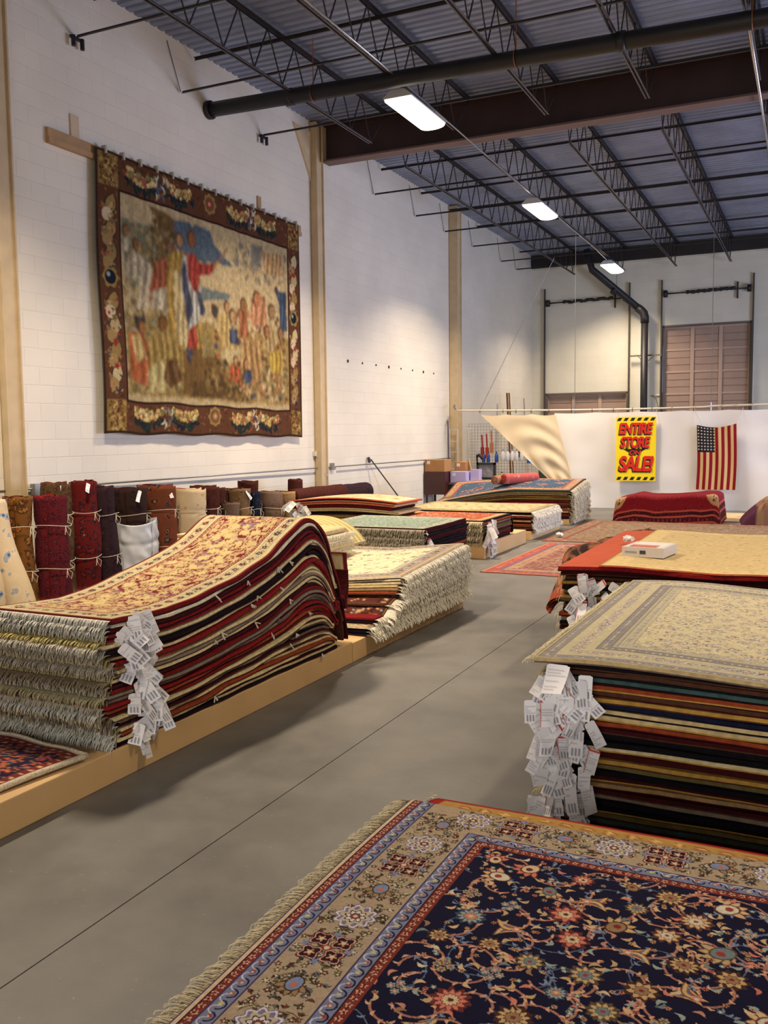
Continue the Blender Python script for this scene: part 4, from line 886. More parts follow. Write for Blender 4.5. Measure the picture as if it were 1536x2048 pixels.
# dark shaggy rug draped off the stack behind
def drape():
    N, K = 70, 90; v = np.linspace(0, 1, K); P = np.zeros((N, K, 3))
    for j, q in enumerate(v):
        y = 7.0+q*2.3; xo = -1.92+.3*q+.03*math.sin(q*21); s_ = max(0, (.22-q)/.22); ze = .28+.2*q+.03*math.sin(q*13)-.03*s_; zt = .70-.03*q-.36*s_**1.4
        pts = np.array([(-1.3, zt), (-1.5, zt+.005+.02*s_), (xo+.14, zt+.03), (xo+.04, zt), (xo, zt-.08), (xo+.0, min(zt-.09, (zt+ze)/2)), (xo+.05, min(ze, zt-.1))])
        t = np.r_[0, np.cumsum(np.linalg.norm(np.diff(pts, axis=0), axis=1))]; u = np.linspace(0, t[-1], N)
        X = smooth1(np.interp(u, t, pts[:,0]), 4); Z = smooth1(np.interp(u, t, pts[:,1]), 4)
        P[:, j] = np.c_[X+.02*np.sin(q*40+u*3)*np.linspace(0,1,N)**2, np.full(N, y)-.05*np.linspace(0,1,N)**2*(1-q), Z]
    U = np.linspace(0, 1, N)[:,None]+0*v[None,:]; Vv = v[None,:]+0*U; P = P.reshape(-1, 3)
    nn = vnoise(P[:,0]*2+P[:,2], P[:,1], .09, 4); n2 = vnoise(P[:,0]*1.3-P[:,2], P[:,1], .03, 8); w = (nn+n2*.4)[:,None]
    c = np.where(w > .86, lin((158,92,58)), np.where(w > .6, lin((112,76,56)), lin((50,36,32))))
    edge = (U.ravel() > .94) | (Vv.ravel() < .04); c[edge] = lin((150,70,46))
    Q = P.copy(); Q[:,2] -= .014; Q[:,0] += .012
    o = np_mesh('rug', np.concatenate([P, Q]), np.concatenate([grid_faces(N, K), grid_faces(N, K, N*K, True)]), [M_PILE], None, None, np.concatenate([c, c*.5]), True)
    tag(o, 'dark brown shaggy rug with rust edge drooping into the aisle beside the salmon rug', 'rug')
drape()
stack(FXR(-1.65), 0, 2.6, 8.25, 9.6, 0, .62, ['brown','taupe','maroon','black','tan','brown','rust','black','taupe','maroon','brown','black','taupe','brown'], None, 'the stack under the dark shaggy rug', 'rugs under the dark shaggy rug', seed=29)
# rugs on the floor at right
def flat_rug(x0, x1, y0, y1, z, fn, label, n=(120,120), t=.012, fr=True):
    o = slab('rug', np.c_[np.linspace(0, x1-x0, n[0]), np.full(n[0], z+t/2+.001)], t, np.linspace(y0, y1, n[1]), FXR(x0), pile('pink'), pile('taupe'), None, fn, ej=.008); tag(o, label, 'rug'); return o
PK = [(L(120,50,50),L(190,120,100),L(170,140,110),L(110,110,130)),(L(150,70,66),L(186,160,126),L(150,60,60),L(180,150,120))]
flat_rug(-3.58, -.9, 10.2, 13.3, 0, lambda s, v: persian(s, v, L(170,130,100), [(.03,L(190,150,116),None,0,0),(.14,L(176,86,76),PK,.03,.12),(.05,L(120,100,120),None,0,0),(.12,L(176,140,110),PK,.04,.14)], L(140,92,82), PK, .2, 101, [L(176,146,116)], .014, 1, 1.6).c*.8, 'pink-bordered rug lying flat on the concrete floor beside the aisle')
flat_rug(-3.75, .8, 13.5, 16.9, 0, lambda s, v: persian(s, v, L(150,96,80), [(.03,L(150,80,70),None,0,0),(.2,L(150,118,90),PT,.04,.13),(.06,L(140,80,70),None,0,0)], L(150,124,94), PK+PT, .16, 103, [L(130,96,76)], .014, 1, 1.8).c*.78, 'large faded rust and tan rug lying on the floor before the red-covered mound', (160,120))
flat_rug(-1.9, 1.6, 17.45, 19.3, 0, lambda s, v: persian(s, v, L(196,176,134), [(.1,L(190,170,128),PBG,.03,.1)], L(204,182,140), PBG, .3, 105).c, 'pale beige rug on the floor in front of the curtain at far right', (60,60))
# big patterned low stack behind R3 filling the middle distance
# red covered mound
def mound():
    N = 150; x0, x1, y0, y1 = -3.33, -1.54, 16.98, 18.1; h = .5
    u = np.linspace(-.13, 1.13, N); v = np.linspace(-.28, 1.28, 120); U, W = np.meshgrid(u, v, indexing='ij')
    def rnd(a, r): return np.clip(a, 0, 1)
    X = x0+(x1-x0)*np.clip(U, 0, 1); Y = y0+(y1-y0)*np.clip(W, 0, 1)
    du = np.maximum(np.maximum(-U, U-1), 0)*(x1-x0)*2.2; dv = np.maximum(np.maximum(-W, W-1), 0)*(y1-y0)*1.6
    inx = np.minimum(np.clip(U,0,1), 1-np.clip(U,0,1))*(x1-x0); iny = np.minimum(np.clip(W,0,1), 1-np.clip(W,0,1))*(y1-y0)
    rr = .12; soft_ = rr*(1-np.sqrt(np.clip(1-(1-np.clip(inx/rr,0,1))**2, 0, 1)))*.6+rr*(1-np.sqrt(np.clip(1-(1-np.clip(iny/rr,0,1))**2, 0, 1)))*.6
    Z = h-np.maximum(du, dv)-soft_*.8-.1*np.clip(1-(X-x0)/.35, 0, 1)+.03*np.sin(X*3.1); Z = np.maximum(Z, .012); Z += (vnoise(X, Y, .2, 4)-.5)*.03*(Z > .1)
    k = (h-Z)*.05; X = X+np.where(U<0.5,-1,1)*np.clip(du,0,1)*.12; Y = Y+np.where(W<0.5,-1,1)*np.clip(dv,0,1)*.1
    P = np.stack([X, Y, Z], -1).reshape(-1,3)
    s = (u-u[0])*(x1-x0)*1.35; vv = (v-v[0])*(y1-y0)*1.35
    red = L(116,20,28)
    PP = persian(s, vv, L(70,14,20), [(.05,L(60,14,20),None,0,0),(.012,L(190,90,70),None,0,0),(.09,L(70,18,24),[(L(120,30,34),L(60,20,30),L(150,60,50),L(30,20,30))],.03,.1),(.012,L(190,90,70),None,0,0),(.07,L(60,16,22),[(L(130,36,36),L(40,20,30),L(150,60,50),L(30,20,30))],.02,.08),(.012,L(184,84,66),None,0,0)], red, [(L(90,16,22),L(130,30,36),L(90,20,26),L(150,50,50))], .2, 111)
    W2, H2 = s[-1], vv[-1]
    for cx in (.42, W2-.42):
        for cy in (.42, H2-.42):
            PP.leaf(cx, cy, .4, .2, .5 if cx < 1 else -.5, L(170,130,90)); PP.rosette(cx, cy, .06, (L(60,30,30),L(190,160,120),L(90,40,40),L(190,150,110)), 8)
    Q = P.copy(); Q[:,2] = np.maximum(Q[:,2]-.02, 0)
    o = np_mesh('rug', np.concatenate([P, Q]), np.concatenate([grid_faces(N, 120), grid_faces(N, 120, N*120, True)]), [M_PILE], None, None, np.concatenate([PP.c.reshape(-1,3), np.full((N*120,3), .05)]), True)
    tag(o, 'dark red rug draped over a low mound in front of the curtain', 'rug')
    b = MB(); b.box(x0+.1, x1-.1, y0+.1, y1-.1, 0, .36); o = b.build('rug_bundle', pile('maroon')); tag(o, 'bundle of rugs wholly covered by the dark red draped rug', 'rug bundle'); m = o.modifiers.new('b','BEVEL'); m.width=.05; m.segments=3
mound()
def purple():
    N, K = 50, 60; u = np.linspace(0, 1, N); v = np.linspace(0, 1, K); U, W = np.meshgrid(u, v, indexing='ij')
    X = -1.18+U*2.0+.05*np.sin(W*9)*(1-U); Z = .02+.44*np.clip(U*4.6, 0, 1)**.8+.02*np.sin(W*14+U*5); Y = 16.95-.02+W*1.2-.05*np.sin(U*9)
    Z = Z*np.clip(1-(np.abs(W-.5)*2)**9, 0, 1)**.4; Z = np.maximum(Z, .014)
    P = np.stack([X, Y, Z], -1).reshape(-1,3); st = (np.sin((U*1.2+W*.25)*40)).ravel()[:,None]
    c = np.where(U.ravel()[:,None] < .13, lin((84,44,66)), np.where(st > .3, lin((150,120,90)), np.where(st > -.3, lin((110,70,56)), lin((140,104,84)))))
    Q = P.copy(); Q[:,2] = np.maximum(Q[:,2]-.02, 0)
    o = np_mesh('rug', np.concatenate([P, Q]), np.concatenate([grid_faces(N, K), grid_faces(N, K, N*K, True)]), [M_PILE], None, None, np.concatenate([c, c*.3]), True)
    tag(o, 'purple and tan rug heaped at the right edge before the curtain', 'rug')
purple()
# small rug on the left platform
def small_rug():
    N, K = 110, 120; u = np.linspace(0, 1, N); v = np.linspace(0, 1, K); U, W = np.meshgrid(u, v, indexing='ij')
    X = -3.035-.02*np.sin(W*3)-U*1.3; Y = 3.14-.02*U-W*1.1+.04*np.sin(U*4); X = X-.10*W*(1-U)
    # rounded corner pulled away from the edge
    Z = .165+.05*vnoise(X, Y, .22, 3)*np.clip(U*5,.15,1)
    P = np.stack([X, Y, Z+.012], -1).reshape(-1,3)
    PP = persian(u*1.2, v*1.1, L(196,180,150), [(.012,L(206,194,170),None,0,0),(.05,L(110,40,34),PB,.016,.05)], L(26,24,46), [(L(120,50,30),L(186,100,60),L(150,50,40),L(200,150,110)),(L(150,60,40),L(190,80,60),L(60,70,100),L(200,150,110)),(L(60,60,90),L(150,110,80),L(180,70,50),L(30,30,60))], .085, 121, [L(150,90,60)], .006, 1, 2)
    Q = P.copy(); Q[:,2] -= .012
    o = np_mesh('rug', np.concatenate([P, Q]), np.concatenate([grid_faces(N, K), grid_faces(N, K, N*K, True)]), [M_PILE], None, None, np.concatenate([PP.c.reshape(-1,3), np.full((N*K,3), .3)]), True)
    tag(o, 'small rust and navy floral rug on the near end of the left platform', 'rug')
    b = MB(); rs = random.Random(9); L1 = P.reshape(N, K, 3)
    pts = [tuple(L1[0, k]+np.array([.012, 0, -.004])) for k in range(0, K, 3)]; b.tube(pts, .013, 8)
    pts = [tuple(L1[i, 0]+np.array([0, .008, -.004])) for i in range(0, N, 4)]; b.tube(pts, .012, 8); b.build('edge_cord', mat('edge_cord', (196,180,150), .95, noise=.3, nscale=90, bump=1), o, True)
small_rug()
b = MB(); b.box(-4.35, -3.7, 2.5, 3.24, .157, .158); 
# small rolls lying on the far stack
def lying_roll(x, y, z, r, L_, ang, cA, endc, label, grp=None, n=24):
    t = thing('rolled_rug', label, 'rolled rug', (x, y, z-r), grp); d = Vector((math.cos(ang), math.sin(ang), 0)); c = Vector((x, y, z))
    b = MB(); b.tube([c-d*L_/2*f for f in (1, .98, .9, .5, 0, -.5, -.9, -.98, -1)], [r*.93, r, r*.98, r*1.02, r*.97, r*1.02, r, r, r*.93], n); b.build('roll', cA, t, True)
    b = MB(); nn = 40
    for sg in (-1, 1):
        e = c+d*(L_/2+.002)*sg; px = Vector((-d.y, d.x, 0)); pts = [e+(px*math.cos(a*14)+Vector((0,0,1))*math.sin(a*14))*r*.9*(.12+.88*a) for a in np.linspace(0, 1, nn)]
        b.tube(pts, r*.06, 5)
    b.build('rolled_end', endc, t, True)
lying_roll(-5.35, 16.75, .76, .085, .75, 1.3, carpet_mat('peach_roll', [(190,150,120),(200,160,130),(170,120,96)], 9), pile('brown'), 'peach rolled runner lying on the far left stack', 'small rolls on the far stack')
lying_roll(-5.08, 16.8, .78, .1, .8, 1.0, carpet_mat('red_roll', [(170,60,60),(200,130,120),(186,90,84)], 8), pile('crimson'), 'crimson rolled rug lying beside the peach one on the far stack', 'small rolls on the far stack')
# ================= standing rolled rugs along the left wall
def standing_roll(x, y, r, h, m, label, lean=(0,0), bulge=.075, sd=1, ties=2, zb=0.0, cap=None, tagged=False, squash=1.0, turns=2.6, group='rolled rugs standing along the left wall'):
    rs = random.Random(sd); t = thing('rolled_rug', label, 'rolled rug', (x, y, zb), group)
    n = 96; K = 26; a = np.linspace(0, turns*2*math.pi, n); z = np.linspace(0, 1, K); A, Z = np.meshgrid(a, z, indexing='ij')
    rr = r*(.28+.72*(A/a[-1])**.8); ph = rs.random()*6
    R = rr*(1+bulge*np.sin(Z*rs.uniform(4,7)+ph)+bulge*.8*np.sin(A+Z*5+ph)+.1*(1-Z)**3)
    for q in range(ties): R = R*(1-.07*np.exp(-((Z-(.3+.42*q))/.035)**2))
    top = 1+.012*np.sin(A*1.7+ph)-.0*A
    P = np.stack([x+R*np.cos(A+ph)+lean[0]*(Z-.5), y+R*np.sin(A+ph)*squash+lean[1]*(Z-.5), zb+Z*h*top], -1)
    I = P.copy(); I[...,0] -= .012*np.cos(A+ph); I[...,1] -= .012*np.sin(A+ph)
    N = n*K; V = np.concatenate([P.reshape(-1,3), I.reshape(-1,3)]); F = [grid_faces(n, K), grid_faces(n, K, N, True)]; mi = [0]*len(F[0])+[1]*len(F[1])
    i = np.arange(n-1)*K
    for row in (0, K-1): F.append(np.stack([i+row, i+K+row, i+K+row+N, i+row+N], 1)); mi += [0]*(n-1)
    np_mesh('roll', V, np.concatenate(F), [m, cap or pile('maroon')], t, mi, None, True)
    for q in range(ties):
        zz = .3+.42*q; b = MB(); pts = []
        for k in range(25):
            aa = k/24*2*math.pi; rq = r*(1.0+bulge*.5); pts.append((x+rq*math.cos(aa)+lean[0]*(zz-.5), y+rq*squash*math.sin(aa)+lean[1]*(zz-.5), zb+zz*h+.012*math.sin(aa*2+sd)))
        b.tube(pts, .0035, 5)
        c = (x+r*1.08, y-.02, zb+zz*h); b.tube([c, (c[0]+.02, c[1]+.05, c[2]-.05), (c[0]+.02, c[1]+.03, c[2]-.11), (c[0]+.02, c[1]-.01, c[2]-.06), c, (c[0]+.02, c[1]-.03, c[2]-.09)], .003, 5)
        b.build('tie_string', M_STRING, t)
    if tagged: add_tags(t, (x+r*.8, y-.05, zb+h-.02), 1, rs, .05, .13, (0,0,0), 1.2, .4)
    return t
def CM(n, cols, s=11): return carpet_mat('roll_'+n, cols, s)
m_gold = CM('gold', [(40,32,20),(150,64,26),(150,98,44),(70,48,26),(112,72,32)], 11)
m_crim = CM('crimson', [(150,110,90),(40,14,20),(104,36,40),(54,18,26),(88,26,32)], 19)
m_olive = CM('olive', [(120,100,60),(44,32,24),(96,46,30),(60,44,28),(84,64,42)], 16)
m_red = CM('red', [(150,104,70),(28,22,36),(120,30,22),(44,26,32),(92,24,22)], 11)
m_plum = CM('plum', [(110,88,62),(28,26,40),(70,40,42),(34,26,34),(50,34,38)], 13)
m_dkbr = CM('darkbrown', [(66,44,38),(40,26,26),(50,34,30)], 8)
m_rust = CM('rustnavy', [(34,38,50),(130,96,60),(44,46,52),(120,58,34),(104,56,36)], 8)
m_creamr = CM('cream', [(170,120,84),(186,150,110),(200,178,140),(196,174,138)], 7)
m_brick = CM('brick', [(120,84,60),(40,24,30),(92,40,30),(56,28,26),(72,36,28)], 15)
m_tan = CM('tanr', [(70,44,34),(150,126,90),(96,66,46),(130,104,72),(118,92,62)], 13)
m_navyw = CM('navywhite', [(150,146,136),(24,26,36),(40,50,72),(28,32,46)], 16)
m_taupe = CM('tauper', [(80,56,46),(120,98,82),(104,82,68),(112,90,76)], 11)
def blue_cream():
    m = carpet_mat('roll_bluecream', [(40,66,118),(70,96,140),(150,156,160),(206,184,150),(200,180,146)], 8); return m
standing_roll(-7.12, 6.36, .2, 1.06, blue_cream(), 'cream rolled rug with blue flowers and navy top, leftmost by the wall', (-.18,-.12), sd=1, ties=0, cap=pile('navy'))
b = MB(); 
o = None
standing_roll(-7.05, 6.02, .2, .95, blue_cream(), 'cream and blue rolled rug at the photo\'s left edge, partly cut off', (-.1,0), sd=2, ties=0)
standing_roll(-7.2, 6.69, .15, 1.06, m_gold, 'golden brown rolled rug with orange flower, right of the blue and cream one', (0,0), sd=3)
standing_roll(-7.1, 7.02, .185, 1.05, m_crim, 'dark crimson rolled rug with fine pattern and beige edge strip', (0,0), .02, sd=4, cap=pile('crimson'))
standing_roll(-7.32, 7.3, .17, 1.17, m_olive, 'olive brown rolled rug with red inside, behind the crimson roll', (0,0), sd=5, cap=pile('crimson'), tagged=True)
standing_roll(-7.25, 7.62, .175, 1.17, m_red, 'tall red and navy rolled rug with a paper tag near its top', (0,.04), .09, sd=6, tagged=True)
standing_roll(-7.2, 7.92, .15, 1.1, m_plum, 'dark plum rolled rug leaning beside the red and navy roll', (0,-.08), .03, sd=7)
standing_roll(-7.2, 8.35, .22, 1.05, m_dkbr, 'dark brown rolled rug whose lower half is wrapped in white plastic', (0,-.03), .04, sd=8, tagged=True)
standing_roll(-7.25, 8.9, .24, 1.06, m_rust, 'mottled rust and navy rolled rug right of the plastic wrapped one', (0,-.06), .07, sd=9, tagged=True)
standing_roll(-7.15, 9.33, .235, .99, m_creamr, 'thick cream rolled rug with faint rust pattern', (0,0), .03, sd=10, cap=pile('rust'))
standing_roll(-7.2, 9.76, .2, 1.0, m_brick, 'brick red rolled rug with a circle motif, right of the cream roll', (0,0), .04, sd=12)
standing_roll(-7.3, 10.12, .17, .95, m_brick, 'dark brick rolled rug between the circle motif roll and the tan roll', (0,0), .08, sd=13)
standing_roll(-7.1, 10.2, .14, .75, m_taupe, 'short taupe rolled rug standing in front of the dark brick roll', (0,0), .08, sd=113)
standing_roll(-7.15, 10.47, .19, .92, m_tan, 'tan patterned rolled rug right of the short taupe one', (0,0), .06, sd=14, tagged=True)
standing_roll(-7.1, 10.76, .11, .86, m_navyw, 'narrow navy and white rolled rug', (0,0), .04, sd=15)
standing_roll(-7.3, 10.95, .16, 1.0, m_brick, 'tall dark red rolled rug peeking above the navy and white one', (0,0), .07, sd=16)
standing_roll(-7.15, 11.25, .19, .84, m_taupe, 'taupe rolled rug right of the tall dark red one', (0,0), .09, sd=17)
standing_roll(-7.15, 11.66, .22, .81, pile('tan'), 'plain beige rolled rug tilted beside the taupe roll', (0,-.1), .04, sd=18, cap=pile('navy'))
standing_roll(-7.35, 12.3, .13, .96, m_brick, 'small brick red rolled rug standing behind the lying rolls', (0,0), .03, sd=19)
for (y, z, r, L_, m, lb) in ((12.2, .72, .12, .85, m_brick, 'brown rolled rug lying on top of the pile by the wall'), (12.15, .48, .13, .95, m_tan, 'tan rolled rug lying under the brown one in the pile by the wall'), (12.15, .24, .13, 1.0, m_brick, 'brick rolled rug at the bottom of the pile by the wall'),
     (13.1, .68, .14, .95, m_brick, 'dark red rolled rug lying left of the navy lying roll'), (13.1, .4, .15, 1.0, m_plum, 'plum rolled rug lying beneath the dark red one'), (13.1, .13, .13, 1.0, m_taupe, 'taupe rolled rug on the floor beneath the plum one'),
     (14.1, .64, .16, .9, m_plum, 'navy and purple rolled rug lying rightmost on the pile by the wall'), (14.1, .32, .16, .95, m_red, 'red rolled rug lying beneath the navy and purple one'), (14.1, .12, .12, .95, m_tan, 'tan rolled rug on the floor beneath the red one')):
    lying_roll(-7.2+.1*math.sin(y*9+z*7), y, z, r, L_, 1.5+.08*math.sin(z*20), m, pile('maroon'), lb, 'rolled rugs lying at the right end of the wall row')
# white plastic wrap around the dark brown roll
n, K = 64, 34; a = np.linspace(0, 2*math.pi, n); z = np.linspace(0, .66, K); A, Z = np.meshgrid(a, z, indexing='ij')
R = .262+.012*vnoise(A*.3*1.0, Z+A*.15, .06, 3)+.035*(vnoise(np.cos(A)*.3+1, np.sin(A)*.3+Z*.8, .09, 6)-.4); R = R*(1-.05*np.exp(-((Z-.42)/.03)**2))
P = np.stack([-7.19+R*np.cos(A), 8.36+R*np.sin(A), Z+.01+.03*np.sin(A*2)*(Z/.66)], -1).reshape(-1,3)
o = np_mesh('plastic_wrap', P, grid_faces(n, K), [mat('white_plastic', (196,198,200), .35, spec=.6)], None, None, None, True); tag(o, 'crumpled white plastic wrapped round the foot of the dark brown roll', 'plastic wrap')
m = o.modifiers.new('s', 'SOLIDIFY'); m.thickness = .003
# navy collar and blue flowers of the leftmost roll are strips of its own pile
# ================= tapestry
FIG=[
((78,104,128),[(1.48,2.93),(2.31,2.93),(2.38,2.73),(2.72,2.58),(2.87,2.52),(2.4,2.47),(1.49,2.4)]),
((120,128,110),[(0.44,2.72),(1.18,2.75),(1.35,2.22),(1.21,2.0),(0.54,1.9),(0.45,2.46)]),
((104,122,130),[(2.09,2.12),(2.77,2.08),(2.69,1.98),(2.01,1.91)]),
((112,88,54),[(0.95,3.0),(1.48,2.93),(1.49,2.53),(1.35,2.22),(1.16,2.39),(1.15,2.79)]),
((156,136,86),[(0.43,1.54),(1.32,1.6),(4.43,1.61),(4.41,0.51),(0.44,0.51)]),
((178,172,148),[(0.49,2.62),(0.66,2.61),(0.56,2.33),(0.47,2.33)]),
((184,178,158),[(0.56,2.27),(0.71,2.37),(0.94,2.27),(1.06,2.13),(0.91,1.68),(0.67,1.63),(0.8,1.94),(0.52,2.03)]),
((138,124,84),[(0.68,2.5),(0.86,2.5),(0.91,2.35),(0.71,2.35)]),
((108,84,48),[(1.56,1.17),(1.98,1.29),(2.35,1.18),(2.67,0.75),(3.33,0.53),(1.53,0.56)]),
((84,64,38),[(1.75,0.76),(2.68,0.84),(3.28,0.53),(1.81,0.54)]),
((140,130,90),[(2.03,1.51),(2.24,1.31),(2.34,1.12),(2.05,1.12)]),
((150,78,58),[(1.09,2.28),(1.31,2.38),(1.32,2.01),(0.97,1.71),(0.97,1.94)]),
((182,178,160),[(1.03,1.91),(1.33,1.97),(1.3,1.64),(1.0,1.69)]),
((60,66,80),[(1.3,2.55),(1.43,2.6),(1.44,2.52),(1.32,2.44)]),
((164,136,66),[(1.36,2.42),(1.52,2.53),(1.69,2.52),(1.69,2.06),(1.73,1.23),(1.46,1.29),(1.31,1.42),(1.3,2.01)]),
((192,176,136),[(1.43,2.23),(1.56,2.25),(1.66,1.81),(1.73,1.2),(1.46,1.27),(1.42,1.82)]),
((170,176,174),[(1.62,2.38),(1.76,2.52),(1.85,2.19),(2.06,2.09),(2.15,1.74),(2.0,1.63),(1.74,1.44),(1.68,1.79),(1.59,2.13)]),
((50,66,104),[(1.61,2.26),(1.71,2.42),(1.77,2.05),(1.87,1.83),(1.74,1.46),(1.68,1.79)]),
((50,66,104),[(1.96,2.04),(2.07,2.03),(2.15,1.74),(2.04,1.68)]),
((152,42,46),[(1.73,2.51),(1.97,2.54),(2.07,2.42),(2.37,2.48),(2.42,2.41),(2.28,2.3),(2.04,2.27),(2.02,2.03),(1.9,2.01),(1.78,2.16)]),
((152,48,46),[(1.74,1.46),(2.02,1.62),(2.07,1.23),(1.67,1.21)]),
((164,140,74),[(1.92,1.54),(2.03,1.63),(2.09,1.25),(1.94,1.22)]),
((44,60,96),[(1.68,1.2),(1.8,1.2),(1.76,1.01),(1.69,1.05)]),
((190,150,110),[(2.35,2.48),(2.46,2.53),(2.48,2.44),(2.38,2.4)]),
((150,90,60),[(2.44,2.5),(2.73,2.79),(2.74,2.78),(2.48,2.48)]),
((168,92,58),[(0.5,1.28),(0.77,1.37),(0.94,1.0),(0.83,0.64),(0.48,0.74)]),
((196,172,120),[(0.56,1.27),(0.71,1.32),(0.85,1.02),(0.63,0.94)]),
((40,44,60),[(0.62,1.53),(0.77,1.56),(0.83,1.63),(0.85,1.47),(0.65,1.36)]),
((152,132,76),[(0.95,1.32),(1.31,1.4),(1.56,1.15),(1.58,0.88),(1.41,0.78),(0.85,0.56),(0.84,0.88)]),
((190,178,130),[(0.84,0.84),(1.16,1.02),(1.17,0.59),(0.85,0.56)]),
((92,64,36),[(1.19,1.0),(1.42,1.05),(1.54,0.75),(1.27,0.61),(1.16,0.73)]),
((186,164,110),[(2.41,1.72),(2.64,1.86),(2.86,1.31),(2.5,1.26)]),
((48,66,104),[(2.69,1.57),(2.91,1.61),(2.94,1.36),(2.7,1.39)]),
((148,92,64),[(2.97,1.92),(3.22,2.0),(3.24,1.53),(2.95,1.46)]),
((178,130,100),[(3.31,2.1),(3.7,2.2),(3.73,1.74),(3.33,1.68)]),
((38,72,110),[(3.96,2.35),(4.36,2.33),(4.36,1.71),(4.17,1.71),(4.11,2.13)]),
((170,150,110),[(3.59,1.71),(4.05,1.7),(3.94,1.3),(3.62,1.37)]),
((160,130,90),[(2.99,1.44),(3.5,1.51),(3.61,0.89),(3.13,0.82)]),
((188,86,58),[(2.69,1.07),(2.97,1.14),(3.0,0.77),(2.64,0.84)]),
((40,64,104),[(3.03,1.0),(3.28,1.04),(3.3,0.83),(3.08,0.79)]),
((176,152,70),[(3.76,1.31),(4.23,1.42),(4.17,1.01),(3.84,1.0)]),
((190,180,140),[(2.46,1.24),(2.94,1.32),(2.97,1.14),(2.57,1.02)]),
((120,124,124),[(3.34,2.85),(3.65,2.95),(3.59,2.61),(3.33,2.62)]),
((178,148,110),[(3.64,2.85),(4.29,2.92),(4.28,2.59),(3.72,2.53)]),
]
HEADS=[(0.71,2.45,0.08,(150,110,70)),(0.53,2.59,0.08,(160,120,80)),(1.36,2.54,0.07,(150,110,80)),(1.58,2.67,0.10,(180,140,100)),(1.86,2.74,0.12,(150,90,60)),(0.76,1.4,0.09,(160,110,70)),(1.18,1.49,0.11,(130,90,50)),(2.37,1.8,0.09,(44,54,80)),(2.65,1.9,0.09,(190,150,110)),(2.8,1.79,0.10,(190,160,120)),(3.11,1.98,0.11,(150,110,70)),(3.48,2.12,0.12,(190,130,100)),(3.88,1.98,0.12,(160,130,100)),(4.03,2.34,0.06,(38,60,90)),(3.14,1.1,0.09,(180,140,100)),(2.85,1.13,0.08,(190,150,110)),(3.73,1.65,0.11,(170,120,90)),(4.14,1.66,0.11,(150,120,90)),]
